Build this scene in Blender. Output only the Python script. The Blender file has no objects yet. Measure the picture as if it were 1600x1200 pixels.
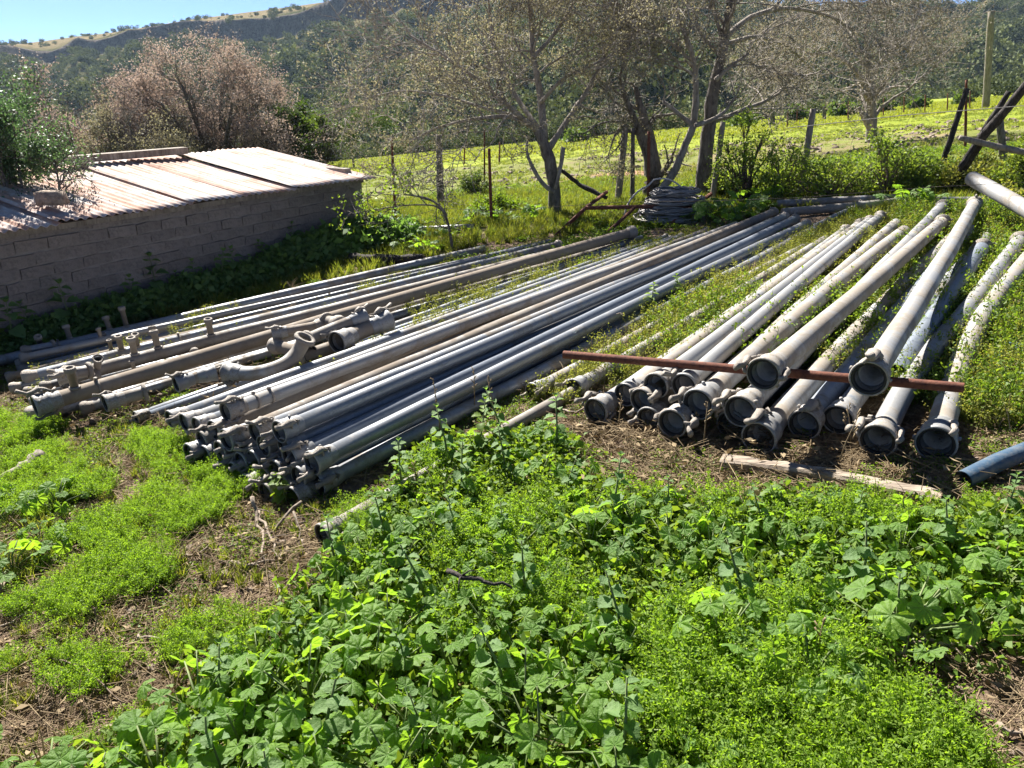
import bpy, math, random
import numpy as np
from mathutils import Vector, Matrix, Euler

C = bpy.context.scene.collection
SC = bpy.context.scene
R = math.radians
rnd = random.Random(7)
rng = np.random.default_rng(11)

# ------------------------------------------------------------------ camera, light, exposure
PITCH = R(21.4); H = 1.6; FPX = 1200.0
SUN_ELEV = R(44); SUN_AZ = R(-27)          # azimuth measured from +Y (camera forward), negative = to the left
cam_d = bpy.data.cameras.new('camera'); cam = bpy.data.objects.new('camera', cam_d); C.objects.link(cam)
cam.location = (0, 0, H); cam.rotation_euler = (R(90) - PITCH, 0, 0)
cam_d.sensor_width = 36; cam_d.lens = 27.0; cam_d.clip_start = 0.02; cam_d.clip_end = 6000
SC.camera = cam
world = bpy.data.worlds.new('World'); SC.world = world; world.use_nodes = True
wn = world.node_tree; wn.nodes.clear()
sky = wn.nodes.new('ShaderNodeTexSky'); sky.sky_type = 'NISHITA'; sky.sun_disc = False
sky.sun_elevation = SUN_ELEV; sky.sun_rotation = SUN_AZ
sky.air_density = 0.42; sky.dust_density = 0.0; sky.ozone_density = 5.0; sky.altitude = 2500
bg = wn.nodes.new('ShaderNodeBackground'); bg.inputs['Strength'].default_value = 0.05
wo = wn.nodes.new('ShaderNodeOutputWorld')
wn.links.new(sky.outputs[0], bg.inputs[0]); wn.links.new(bg.outputs[0], wo.inputs[0])
sd = bpy.data.lights.new('sun', 'SUN'); sd.energy = 5.0; sd.angle = R(0.5); sd.color = (1.0, 0.955, 0.88)
sun = bpy.data.objects.new('sun', sd); C.objects.link(sun)
sdir = Vector((math.sin(SUN_AZ) * math.cos(SUN_ELEV), math.cos(SUN_AZ) * math.cos(SUN_ELEV), math.sin(SUN_ELEV)))
sun.rotation_euler = sdir.to_track_quat('Z', 'Y').to_euler()
SC.view_settings.view_transform = 'Standard'; SC.view_settings.look = 'None'
SC.view_settings.exposure = 1.78; SC.view_settings.gamma = 1.0; SC.view_settings.use_curve_mapping = False
SC.render.engine = 'CYCLES'
SC.cycles.max_bounces = 6; SC.cycles.transparent_max_bounces = 6; SC.cycles.transmission_bounces = 4
SC.cycles.use_denoising = True

# ------------------------------------------------------------------ geometry of the place
SLB, SLC = 0.0945, -0.0628
def vnoise(x, y, seed=0):
    x = np.asarray(x, float); y = np.asarray(y, float)
    xi = np.floor(x).astype(np.int64); yi = np.floor(y).astype(np.int64); xf = x - xi; yf = y - yi
    def h(a, b):
        n = (a * 374761393 + b * 668265263 + seed * 1442695041) & 0x7fffffff
        n = ((n ^ (n >> 13)) * 1274126177) & 0x7fffffff
        return ((n ^ (n >> 16)) & 0xffff) / 65535.0
    u = xf * xf * (3 - 2 * xf); v = yf * yf * (3 - 2 * yf)
    return (h(xi, yi) * (1 - u) + h(xi + 1, yi) * u) * (1 - v) + (h(xi, yi + 1) * (1 - u) + h(xi + 1, yi + 1) * u) * v
def fbm(x, y, seed=0, o=4):
    s = 0; a = 0.5; t = 0
    for k in range(o):
        s = s + a * vnoise(x * 2 ** k, y * 2 ** k, seed + k); t += a; a *= 0.5
    return s / t
def TZ(x, y):
    x = np.asarray(x, float); y = np.asarray(y, float)
    yy = np.maximum(y, 0.5)
    q = np.clip(x / yy, -0.9, 0.95)
    far = np.maximum(yy - 10, 0)
    far = far * far / (far + 2.0)
    near = SLB * np.clip(x, -9, 9)
    zf = (SLC + SLB * q) * yy * (1 - 10 / np.maximum(yy, 10)) + SLB * q * 10
    w = np.clip((yy - 8) / 5, 0, 1); w = w * w * (3 - 2 * w)
    base = near * (1 - w) + (SLC * far + SLB * q * yy) * w
    bump = (fbm(x * 1.3, y * 1.3, 3) - 0.5) * 0.05 * np.clip(yy / 6, 0.3, 3)
    return base + bump
def tz(x, y): return float(TZ(x, y))
cp, sp = math.cos(PITCH), math.sin(PITCH)
def ray(px, py):
    u = (px - 800) / FPX; v = (600 - py) / FPX
    return Vector((u, cp + v * sp, -sp + v * cp))
def PD(px, py, Y):                      # the point of the view line at distance Y ahead
    d = ray(px, py); return Vector((0, 0, H)) + d * (Y / d.y)
def S(px, py, h=0.0):                   # the point of the view line h above the ground
    d = ray(px, py); t = 0.5; o = Vector((0, 0, H)); prev = t
    while t < 400:
        p = o + d * t
        if p.z < tz(p.x, p.y) + h: break
        prev = t; t *= 1.03
    a, b = prev, t
    for _ in range(24):
        m = (a + b) / 2; p = o + d * m
        if p.z < tz(p.x, p.y) + h: b = m
        else: a = m
    return o + d * ((a + b) / 2)
def project(P):
    P = np.asarray(P, float); x = P[:, 0]; y = P[:, 1]; z = P[:, 2] - H
    f = y * cp - z * sp; up = y * sp + z * cp
    f = np.where(f < 0.05, 0.05, f)
    return 800 + FPX * x / f, 600 - FPX * up / f, f
def inpoly(px, py, poly):
    inside = np.zeros(len(px), bool); n = len(poly)
    for i in range(n):
        x0, y0 = poly[i]; x1, y1 = poly[(i + 1) % n]
        if y0 == y1: continue
        c = ((y0 > py) != (y1 > py)) & (px < (x1 - x0) * (py - y0) / (y1 - y0) + x0)
        inside ^= c
    return inside

# ------------------------------------------------------------------ mesh builder
class MB:
    def __init__(s): s.V = []; s.L = []; s.N = []; s.T = []; s.M = []; s.n = 0
    def add(s, V, F, tint=0.5, mat=0):
        V = np.asarray(V, float).reshape(-1, 3)
        if isinstance(F, np.ndarray):
            s.L.append((F + s.n).ravel()); s.N.append(np.full(len(F), F.shape[1])); k = len(F)
        else:
            s.L.append(np.array([i + s.n for f in F for i in f], dtype=np.int64)); s.N.append(np.array([len(f) for f in F])); k = len(F)
        s.T.append(np.broadcast_to(np.asarray(tint, float), (len(V),)).copy()); s.M.append(np.full(k, mat))
        s.V.append(V); s.n += len(V); return s
    def box(s, c, size, rot=None, tint=0.5, mat=0):
        sx, sy, sz = [a / 2 for a in size]
        V = np.array([(x, y, z) for x in (-sx, sx) for y in (-sy, sy) for z in (-sz, sz)])
        if rot is not None: V = V @ np.array(rot.to_3x3()).T
        V = V + np.array(c)
        return s.add(V, [(0, 1, 3, 2), (4, 6, 7, 5), (0, 4, 5, 1), (2, 3, 7, 6), (0, 2, 6, 4), (1, 5, 7, 3)], tint, mat)
    def tube(s, P, r, k=8, cap=True, tint=0.5, mat=0, squash=None):
        P = np.asarray([tuple(p) for p in P], float); n = len(P)
        r = np.broadcast_to(np.asarray(r, float), (n,))
        T = np.gradient(P, axis=0); T /= np.linalg.norm(T, axis=1)[:, None] + 1e-12
        a = np.array([0, 0, 1.0]) if abs(T[0][2]) < 0.9 else np.array([1.0, 0, 0])
        U = np.cross(T, a); U /= np.linalg.norm(U, axis=1)[:, None] + 1e-9
        W = np.cross(T, U)
        th = np.arange(k) * 2 * np.pi / k
        sq = 1.0 if squash is None else squash
        V = P[:, None, :] + r[:, None, None] * (np.cos(th)[None, :, None] * U[:, None, :] * sq + np.sin(th)[None, :, None] * W[:, None, :])
        i = np.arange(n - 1)[:, None] * k; j = np.arange(k)[None, :]; j2 = (j + 1) % k
        F = np.stack([i + j, i + j2, i + k + j2, i + k + j], -1).reshape(-1, 4)
        s.add(V.reshape(-1, 3), F, tint, mat)
        if cap:
            b = s.n - n * k
            for ring in (np.arange(k)[::-1], np.arange(k) + (n - 1) * k):
                s.L.append(ring + b); s.N.append(np.array([k])); s.M.append(np.array([mat]))
        return s
    def lathe(s, prof, k=20, close=False, tint=0.5, mat=0, M=None):       # profile of (x, r) turned round the X axis
        prof = np.array(prof, float); n = len(prof); th = np.arange(k) * 2 * np.pi / k
        V = np.stack([np.repeat(prof[:, 0], k), np.outer(prof[:, 1], np.cos(th)).ravel(), np.outer(prof[:, 1], np.sin(th)).ravel()], 1)
        rows = n if close else n - 1
        i = np.arange(rows)[:, None] * k; i2 = ((np.arange(rows) + 1) % n)[:, None] * k
        j = np.arange(k)[None, :]; j2 = (j + 1) % k
        F = np.stack([i + j, i2 + j, i2 + j2, i + j2], -1).reshape(-1, 4)
        if M is not None: V = V @ np.array(M.to_3x3()).T + np.array(M.translation)
        return s.add(V, F, tint, mat)
    def leaves(s, Cn, ln, wd, r, tint=None, up=0.0, fold=0.25):
        n = len(Cn)
        if n == 0: return s
        a = r.normal(size=(n, 3)); a[:, 2] = a[:, 2] * (1 - up) ; a /= np.linalg.norm(a, axis=1)[:, None] + 1e-9
        b = r.normal(size=(n, 3)); b -= (a * b).sum(1)[:, None] * a; b /= np.linalg.norm(b, axis=1)[:, None] + 1e-9
        c = np.cross(a, b)
        L = (ln * r.uniform(0.6, 1.2, n))[:, None]; W = (wd * r.uniform(0.7, 1.2, n))[:, None]
        V = np.stack([Cn, Cn + a * L * .5 + b * W * .5 + c * W * fold, Cn + a * L, Cn + a * L * .5 - b * W * .5 + c * W * fold], 1)
        F = np.arange(n * 4).reshape(n, 4)
        if tint is None: tint = np.repeat(r.uniform(0, 1, n), 4)
        return s.add(V.reshape(-1, 3), F, tint)
    def mesh(s, name, mats, smooth=True):
        me = bpy.data.meshes.new(name)
        V = np.concatenate(s.V) if s.V else np.zeros((0, 3)); L = np.concatenate(s.L); N = np.concatenate(s.N); M = np.concatenate(s.M)
        me.vertices.add(len(V)); me.vertices.foreach_set('co', V.ravel())
        me.loops.add(len(L)); me.loops.foreach_set('vertex_index', L.astype(np.int32))
        me.polygons.add(len(N)); st = np.concatenate([[0], np.cumsum(N)[:-1]])
        me.polygons.foreach_set('loop_start', st.astype(np.int32)); me.polygons.foreach_set('loop_total', N.astype(np.int32))
        me.polygons.foreach_set('material_index', M.astype(np.int32))
        me.polygons.foreach_set('use_smooth', np.full(len(N), smooth))
        T = np.concatenate(s.T)
        at = me.attributes.new('tint', 'FLOAT', 'POINT'); at.data.foreach_set('value', T[:len(V)].astype(np.float32))
        me.update(calc_edges=True)
        for m in (mats if isinstance(mats, (list, tuple)) else [mats]): me.materials.append(m)
        return me
def link(name, me, parent=None, loc=None, M=None):
    o = bpy.data.objects.new(name, me); C.objects.link(o)
    if parent is not None: o.parent = parent
    if M is not None: o.matrix_local = M
    elif loc is not None: o.location = loc
    return o
def obj(name, mb, mat, parent=None, loc=None, smooth=True, M=None):
    return link(name, mb.mesh(name, mat, smooth), parent, loc, M)
def tag(o, label, cat, group=None, kind=None):
    if label: o['label'] = label
    if cat: o['category'] = cat
    if group: o['group'] = group
    if kind: o['kind'] = kind
    return o
def thing(name, label, cat, loc=(0, 0, 0), rz=0, group=None):
    o = bpy.data.objects.new(name, None); C.objects.link(o); o.location = loc; o.rotation_euler = (0, 0, rz)
    o.empty_display_size = 0.05
    return tag(o, label, cat, group)
def dup(root, loc, rz, sc=1.0, label=None):
    r = root.copy(); C.objects.link(r); r.location = loc; r.rotation_euler = (rnd.uniform(-.12, .12), rnd.uniform(-.12, .12), rz); r.scale = (sc,) * 3
    if label: r['label'] = label
    for ch in root.children:
        c = ch.copy(); C.objects.link(c); c.parent = r
        for g in ch.children:
            d = g.copy(); C.objects.link(d); d.parent = c
    return r

# ------------------------------------------------------------------ materials
def newmat(name):
    m = bpy.data.materials.new(name); m.use_nodes = True; nt = m.node_tree; nt.nodes.clear()
    out = nt.nodes.new('ShaderNodeOutputMaterial'); return m, nt, out
def N(nt, t, **kw):
    n = nt.nodes.new(t)
    for k, v in kw.items(): setattr(n, k, v)
    return n
def mixc(nt, fac, a, b, blend='MIX'):
    n = nt.nodes.new('ShaderNodeMix'); n.data_type = 'RGBA'; n.blend_type = blend
    for sock, v in ((n.inputs[0], fac), (n.inputs[6], a), (n.inputs[7], b)):
        if isinstance(v, bpy.types.NodeSocket): nt.links.new(v, sock)
        elif isinstance(v, (int, float)): sock.default_value = v
        else: sock.default_value = (*v, 1)
    return n.outputs[2]
def mth(nt, op, a, b=0.0, c=None, clamp=False):
    n = nt.nodes.new('ShaderNodeMath'); n.operation = op; n.use_clamp = clamp
    for i, v in enumerate((a, b, c)):
        if v is None: continue
        if isinstance(v, bpy.types.NodeSocket): nt.links.new(v, n.inputs[i])
        else: n.inputs[i].default_value = v
    return n.outputs[0]
def noise(nt, scale, detail=4, rough=0.6, vec=None, dist=0.0):
    n = nt.nodes.new('ShaderNodeTexNoise'); n.inputs['Scale'].default_value = scale; n.inputs['Detail'].default_value = detail
    n.inputs['Roughness'].default_value = rough; n.inputs['Distortion'].default_value = dist
    if vec is not None: nt.links.new(vec, n.inputs['Vector'])
    return n.outputs[0]
def ramp(nt, v, lo, hi): 
    n = nt.nodes.new('ShaderNodeMapRange'); n.inputs[1].default_value = lo; n.inputs[2].default_value = hi
    nt.links.new(v, n.inputs[0]); return n.outputs[0]
def texco(nt, kind='Object', sc=None):
    t = nt.nodes.new('ShaderNodeTexCoord').outputs[kind]
    if sc is not None:
        m = nt.nodes.new('ShaderNodeMapping'); m.inputs['Scale'].default_value = sc; nt.links.new(t, m.inputs[0]); return m.outputs[0]
    return t
def attr(nt, name):
    n = nt.nodes.new('ShaderNodeAttribute'); n.attribute_name = name; return n.outputs['Fac']
def leaf_mat(name, a, b, trans=0.45, tcol=None, rough=0.55, spec=0.25, vein=None, crinkle=0):
    m, nt, out = newmat(name)
    oi = N(nt, 'ShaderNodeObjectInfo').outputs['Random']
    f = mth(nt, 'MULTIPLY_ADD', attr(nt, 'tint'), 0.65, mth(nt, 'MULTIPLY', oi, 0.35))
    col = mixc(nt, f, a, b)
    if vein: col = mixc(nt, mth(nt, 'MULTIPLY', attr(nt, 'vein'), 0.6), col, vein)
    p = N(nt, 'ShaderNodeBsdfPrincipled'); p.inputs['Roughness'].default_value = rough; p.inputs['Specular IOR Level'].default_value = spec
    nt.links.new(col, p.inputs['Base Color'])
    tr = N(nt, 'ShaderNodeBsdfTranslucent')
    if crinkle:
        bu = N(nt, 'ShaderNodeBump'); bu.inputs['Strength'].default_value = .8; bu.inputs['Distance'].default_value = crinkle
        hgt = mth(nt, 'ADD', noise(nt, 5.5, 4, .6, texco(nt, 'Object')), mth(nt, 'MULTIPLY', attr(nt, 'vein'), -.8))
        nt.links.new(hgt, bu.inputs['Height']); nt.links.new(bu.outputs[0], p.inputs['Normal']); nt.links.new(bu.outputs[0], tr.inputs['Normal'])
    tc = mixc(nt, 1.0, col, tcol or (1.9, 2.0, 0.7), 'MULTIPLY'); nt.links.new(tc, tr.inputs[0])
    mx = N(nt, 'ShaderNodeMixShader'); mx.inputs[0].default_value = trans
    nt.links.new(p.outputs[0], mx.inputs[1]); nt.links.new(tr.outputs[0], mx.inputs[2]); nt.links.new(mx.outputs[0], out.inputs[0])
    return m
def surf_mat(name, cols, scale=8, rough=0.8, metal=0.0, bump=0.3, bscale=None, stretch=None, detail=6, lo=.3, hi=.7, rvar=0.0, spec=0.3, bdist=0.01):
    m, nt, out = newmat(name); v = texco(nt, 'Object', stretch)
    f = ramp(nt, noise(nt, scale, detail, .65, v), lo, hi)
    col = mixc(nt, f, cols[0], cols[1])
    if len(cols) > 2: col = mixc(nt, ramp(nt, noise(nt, scale * 3.1, 5, .7, v), .45, .7), col, cols[2])
    if rvar:
        oi = N(nt, 'ShaderNodeObjectInfo').outputs['Random']; hs = N(nt, 'ShaderNodeHueSaturation')
        nt.links.new(mth(nt, 'MULTIPLY_ADD', oi, rvar * 2, 1 - rvar), hs.inputs['Value']); nt.links.new(col, hs.inputs['Color']); col = hs.outputs[0]
    p = N(nt, 'ShaderNodeBsdfPrincipled'); p.inputs['Roughness'].default_value = rough; p.inputs['Metallic'].default_value = metal
    p.inputs['Specular IOR Level'].default_value = spec
    nt.links.new(col, p.inputs['Base Color'])
    if bump:
        b = N(nt, 'ShaderNodeBump'); b.inputs['Strength'].default_value = bump; b.inputs['Distance'].default_value = bdist
        nt.links.new(noise(nt, bscale or scale * 4, 5, .7, v), b.inputs['Height']); nt.links.new(b.outputs[0], p.inputs['Normal'])
    nt.links.new(p.outputs[0], out.inputs[0]); return m
def pipe_mat(name, base, light, dirt, dirtamt, metal=0.45, rough=0.42):
    m, nt, out = newmat(name); v = texco(nt, 'Object')
    vo = N(nt, 'ShaderNodeTexVoronoi'); vo.inputs['Scale'].default_value = 90; nt.links.new(v, vo.inputs['Vector'])
    sep = N(nt, 'ShaderNodeSeparateColor'); nt.links.new(vo.outputs['Color'], sep.inputs[0])
    spang = mixc(nt, mth(nt, 'MULTIPLY', sep.outputs[0], 0.55), base, light)
    col = mixc(nt, ramp(nt, noise(nt, 7, 6, .7, v), .35, .65), spang, mixc(nt, .5, base, light))
    vs = texco(nt, 'Object', (1, 1, 1))
    oi = N(nt, 'ShaderNodeObjectInfo').outputs['Random']
    d = mth(nt, 'ADD', noise(nt, 4.5, 8, .75, vs, .6), mth(nt, 'MULTIPLY_ADD', oi, 0.22, -0.11))
    df = ramp(nt, d, .62 - dirtamt, .72 - dirtamt * .6)
    col = mixc(nt, mth(nt, 'MULTIPLY', df, 0.85), col, mixc(nt, noise(nt, 30, 4, .7, v), dirt, tuple(c * .6 for c in dirt)))
    hs = N(nt, 'ShaderNodeHueSaturation'); nt.links.new(mth(nt, 'MULTIPLY_ADD', oi, 0.26, .58), hs.inputs['Value']); nt.links.new(col, hs.inputs['Color'])
    p = N(nt, 'ShaderNodeBsdfPrincipled'); nt.links.new(hs.outputs[0], p.inputs['Base Color'])
    nt.links.new(mth(nt, 'MULTIPLY_ADD', df, 0.4, rough), p.inputs['Roughness'])
    nt.links.new(mth(nt, 'MULTIPLY_ADD', df, -metal, metal), p.inputs['Metallic'])
    b = N(nt, 'ShaderNodeBump'); b.inputs['Strength'].default_value = .35; b.inputs['Distance'].default_value = .003
    nt.links.new(noise(nt, 60, 6, .75, v), b.inputs['Height']); nt.links.new(b.outputs[0], p.inputs['Normal'])
    nt.links.new(p.outputs[0], out.inputs[0]); return m

M = {}
M['galv'] = pipe_mat('galvanised steel', (.26, .285, .32), (.46, .48, .51), (.30, .25, .19), 0.14)
M['alu'] = pipe_mat('weathered aluminium', (.37, .375, .38), (.46, .46, .455), (.36, .30, .23), 0.16, .3, .5)
M['tan'] = pipe_mat('dusty pipe metal', (.30, .28, .26), (.42, .39, .35), (.34, .27, .20), 0.30, .2, .55)
M['blue'] = pipe_mat('blue grey galvanising', (.19, .225, .28), (.33, .37, .43), (.28, .24, .19), 0.08, .3, .5)
M['cast'] = surf_mat('cast fitting metal', ((.25, .22, .19), (.37, .34, .30), (.19, .15, .12)), 30, .6, .25, .5, 80, rvar=.2)
M['inner'] = surf_mat('pipe inside', ((.33, .29, .25), (.50, .47, .44)), 25, .7, 0, .2)
M['rubber'] = surf_mat('black rubber', ((.012, .012, .013), (.03, .03, .03)), 20, .5, 0, .1)
M['rust'] = surf_mat('rusty steel', ((.13, .045, .028), (.22, .085, .05), (.07, .03, .025)), 14, .85, 0, .6, 90, rvar=.15, bdist=.004)
M['rustlight'] = surf_mat('pale rusty tube', ((.25, .12, .08), (.35, .2, .15), (.15, .06, .04)), 14, .8, 0, .4, 60)
M['bark'] = surf_mat('bark', ((.10, .085, .075), (.28, .25, .22), (.045, .04, .036)), 9, .95, 0, 1.0, 22, (1, 1, .35), bdist=.03)
M['barkpale'] = surf_mat('pale bark', ((.22, .19, .16), (.42, .38, .33), (.11, .09, .08)), 8, .95, 0, .8, 24, (1, 1, .3), bdist=.02)
M['burnt'] = surf_mat('charred wood', ((.018, .016, .016), (.05, .043, .04), (.11, .09, .08)), 12, .9, 0, 1.0, 40, (1, 1, .25), bdist=.02)
M['greywood'] = surf_mat('grey weathered wood', ((.20, .17, .14), (.36, .32, .27), (.11, .09, .07)), 8, .9, 0, .8, 30, (1, 1, .2), rvar=.15)
M['logwood'] = surf_mat('weathered board', ((.22, .175, .13), (.36, .30, .235), (.12, .09, .07)), 9, .9, 0, .8, 35, (.15, 1, 1))
M['stick'] = surf_mat('dry stick', ((.20, .155, .115), (.36, .30, .24), (.10, .075, .055)), 18, .95, 0, .5, 60, rvar=.3)
M['straw'] = leaf_mat('dry straw', (.16, .115, .07), (.36, .28, .17), .15, (1, .9, .7), .8, .1)
M['brick'] = surf_mat('grey brick', ((.19, .16, .145), (.27, .235, .215), (.14, .12, .11)), 9, .95, 0, 1.0, 45, rvar=.10, bdist=.012)
M['mortar'] = surf_mat('mortar', ((.21, .185, .17), (.29, .265, .24)), 14, .97, 0, .8, 60)
M['bluepvc'] = surf_mat('faded blue plastic', ((.035, .07, .12), (.075, .125, .18), (.15, .16, .17)), 9, .45, 0, .2, 30)
M['bluepaint'] = surf_mat('flaking blue paint', ((.10, .22, .38), (.20, .33, .48), (.42, .45, .45)), 7, .6, 0, .3, 30)
M['wire'] = surf_mat('dull wire', ((.22, .20, .19), (.36, .34, .32)), 30, .5, .4, .2)
M['poly'] = surf_mat('pale hose', ((.42, .39, .35), (.56, .53, .48)), 10, .6, 0, .1)
M['rock'] = surf_mat('stone', ((.22, .17, .13), (.38, .31, .25), (.14, .10, .08)), 9, .95, 0, .8, 40)
M['mallow'] = leaf_mat('mallow leaf', (.09, .19, .04), (.19, .31, .045), .52, (2.2, 2.1, .6), .5, .32, vein=(.16, .26, .09), crinkle=.006)
M['nettle'] = leaf_mat('nettle leaf', (.10, .18, .065), (.16, .25, .08), .42, (1.9, 2.0, .8), .6, .3, crinkle=.005)
M['feather'] = leaf_mat('feathery weed', (.13, .22, .03), (.21, .30, .045), .5, (1.8, 1.9, .6), .6, .2)
M['chick'] = leaf_mat('small leaf ground cover', (.085, .16, .025), (.17, .24, .04), .45, (1.9, 1.8, .6), .55, .25)
M['yellowweed'] = leaf_mat('yellow green weed', (.14, .18, .035), (.30, .31, .09), .45, (1.6, 1.5, .7), .6, .2)
M['grass'] = leaf_mat('grass blade', (.07, .13, .022), (.20, .22, .06), .45, (1.9, 1.7, .6), .6, .2)
M['fieldgrass'] = leaf_mat('field grass', (.16, .205, .03), (.25, .27, .04), .45, (1.7, 1.6, .5), .6, .2)
M['bushleaf'] = leaf_mat('bush leaf', (.11, .18, .04), (.26, .33, .09), .52, (1.9, 1.8, .6), .5, .3)
M['shrubleaf'] = leaf_mat('blue green shrub leaf', (.04, .085, .045), (.11, .17, .09), .3, (1.6, 1.8, .9), .5, .35)
M['oliveleaf'] = leaf_mat('olive brown tree leaf', (.18, .165, .115), (.34, .315, .225), .32, (1.35, 1.3, .95), .7, .2)
M['pinkleaf'] = leaf_mat('pinkish brown tree leaf', (.24, .18, .155), (.46, .37, .325), .3, (1.3, 1.2, 1.05), .7, .2)
M['tanleaf'] = leaf_mat('tan twig leaf', (.20, .175, .13), (.38, .34, .27), .28, (1.3, 1.25, 1.0), .7, .2)
M['greenleaf'] = leaf_mat('green tree leaf', (.045, .08, .025), (.11, .155, .05), .35, (1.7, 1.7, .6), .6, .25)
M['hillbush'] = leaf_mat('hill bush', (.010, .022, .018), (.20, .225, .10), .12, (1.5, 1.5, .7), .9, .05)
M['flower'] = surf_mat('yellow flower', ((.6, .45, .03), (.7, .55, .06)), 10, .7)
M['stem'] = surf_mat('plant stem', ((.10, .15, .05), (.18, .20, .09)), 10, .7, rvar=.2)
M['deadstem'] = surf_mat('dead brown stem', ((.10, .07, .055), (.20, .15, .11)), 10, .9, rvar=.2)

# ------------------------------------------------------------------ scatter (geometry nodes) for what nobody could count
def scatter(name, label, P, scl, protos, tilt=0.15, rx=None):
    P = np.asarray(P, float); n = len(P)
    me = bpy.data.meshes.new(name); me.vertices.add(n); me.vertices.foreach_set('co', P.ravel())
    rot = np.stack([rng.normal(0, tilt, n), rng.normal(0, tilt, n), rng.uniform(0, 6.283, n)], 1)
    a = me.attributes.new('rot', 'FLOAT_VECTOR', 'POINT'); a.data.foreach_set('vector', rot.astype(np.float32).ravel())
    a = me.attributes.new('scl', 'FLOAT', 'POINT'); a.data.foreach_set('value', np.asarray(scl, np.float32))
    a = me.attributes.new('idx', 'INT', 'POINT'); a.data.foreach_set('value', rng.integers(0, len(protos), n).astype(np.int32))
    col = bpy.data.collections.new(name + ' kinds')
    for i, pm in enumerate(protos):
        po = bpy.data.objects.new('%s kind %d' % (name, i), pm); col.objects.link(po)
    ng = bpy.data.node_groups.new(name, 'GeometryNodeTree')
    ng.interface.new_socket('Geometry', in_out='INPUT', socket_type='NodeSocketGeometry')
    ng.interface.new_socket('Geometry', in_out='OUTPUT', socket_type='NodeSocketGeometry')
    gi = ng.nodes.new('NodeGroupInput'); go = ng.nodes.new('NodeGroupOutput')
    ip = ng.nodes.new('GeometryNodeInstanceOnPoints'); ci = ng.nodes.new('GeometryNodeCollectionInfo')
    ci.inputs['Collection'].default_value = col; ci.inputs['Separate Children'].default_value = True; ci.inputs['Reset Children'].default_value = True
    def na(nm, t):
        x = ng.nodes.new('GeometryNodeInputNamedAttribute'); x.data_type = t; x.inputs[0].default_value = nm; return x.outputs[0]
    er = ng.nodes.new('FunctionNodeEulerToRotation'); L = ng.links.new
    L(gi.outputs[0], ip.inputs['Points']); L(ci.outputs[0], ip.inputs['Instance']); ip.inputs['Pick Instance'].default_value = True
    L(na('idx', 'INT'), ip.inputs['Instance Index']); L(na('rot', 'FLOAT_VECTOR'), er.inputs[0]); L(er.outputs[0], ip.inputs['Rotation'])
    L(na('scl', 'FLOAT'), ip.inputs['Scale']); L(ip.outputs[0], go.inputs[0])
    o = link(name, me); md = o.modifiers.new('scatter', 'NODES'); md.node_group = ng
    tag(o, label, None, None, 'stuff'); return o

# ================================================================== THE SETTING
def grid_mesh(name, X, Y, Z, mat, attrs=None):
    n, m = X.shape
    V = np.stack([X, Y, Z], -1).reshape(-1, 3)
    i = np.arange(n - 1)[:, None] * m; j = np.arange(m - 1)[None, :]
    F = np.stack([i + j, i + j + 1, i + m + j + 1, i + m + j], -1).reshape(-1, 4)
    b = MB(); b.add(V, F); me = b.mesh(name, mat)
    for k, v in (attrs or {}).items():
        a = me.attributes.new(k, 'FLOAT', 'POINT'); a.data.foreach_set('value', np.asarray(v, np.float32).ravel())
    return me

# ---- ground: one sheet on a polar grid, finer where the camera stands
ang = np.concatenate([np.linspace(-math.pi, R(-52), 60)[:-1], np.linspace(R(-52), R(52), 420), np.linspace(R(52), math.pi, 60)[1:]])
rad = np.concatenate([[0.02, .3, .6], np.geomspace(0.8, 420, 300)])
A_, R_ = np.meshgrid(ang, rad, indexing='ij')
GX = R_ * np.sin(A_); GY = R_ * np.cos(A_); GZ = TZ(GX, GY)
near = np.clip(1 - R_ / 14, 0, 1)
GZ = GZ + (fbm(GX * 9, GY * 9, 21, 3) - .5) * .035 * near + (fbm(GX * 34, GY * 34, 25, 2) - .5) * .016 * near
GZ = GZ + (fbm(GX * 1.1, GY * 1.1, 77, 4) - .5) * .16 * np.clip((R_ - 11) / 6, 0, 1) * np.clip(1 - (R_ - 60) / 60, 0, 1)
fpx, fpy, _f = project(np.stack([GX.ravel(), GY.ravel(), GZ.ravel()], 1)); fpx = fpx.reshape(GX.shape); fpy = fpy.reshape(GX.shape)
front = GY > 0.5
# green cover weight, sown field weight, bare red earth weight (kinds of ground, laid out on the land)
fieldw = np.clip((GY - 17) / 4, 0, 1)
sown = np.clip((GY - (27 - 2 * GX / np.maximum(GY, 1) * 8)) / 2.0 + (fbm(GX * .3, GY * .3, 5) - .5) * 2, 0, 1) * np.clip((GY > 0), 0, 1)
tilled = np.clip(1 - np.abs((GY - 21 + .25 * GX) / 6.0), 0, 1) * np.clip((GX + 1) / 5, 0, 1) * front
red = (np.clip(1 - ((GX - 2.6) / 2.2) ** 2 - ((GY - 15.2) / .9) ** 2, 0, 1)) * 1.5
m, nt, out = newmat('ground'); v = texco(nt, 'Object')
soil = mixc(nt, ramp(nt, noise(nt, 5, 8, .7, v), .35, .65), (.12, .08, .056), (.26, .185, .13))
soil = mixc(nt, ramp(nt, noise(nt, 38, 6, .75, v), .52, .68), soil, (.38, .30, .21))
soil = mixc(nt, ramp(nt, noise(nt, 22, 6, .75, v), .60, .75), soil, (.045, .03, .022))
gr = mixc(nt, ramp(nt, noise(nt, 1.3, 8, .72, v), .35, .65), (.10, .135, .025), (.20, .22, .05))
gr = mixc(nt, ramp(nt, noise(nt, 9, 6, .8, v), .55, .72), gr, (.20, .16, .09))
fd = mixc(nt, ramp(nt, noise(nt, .25, 8, .75, texco(nt, 'Object', (.35, 1, 1))), .35, .65), (.17, .22, .02), (.26, .28, .03))
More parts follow.
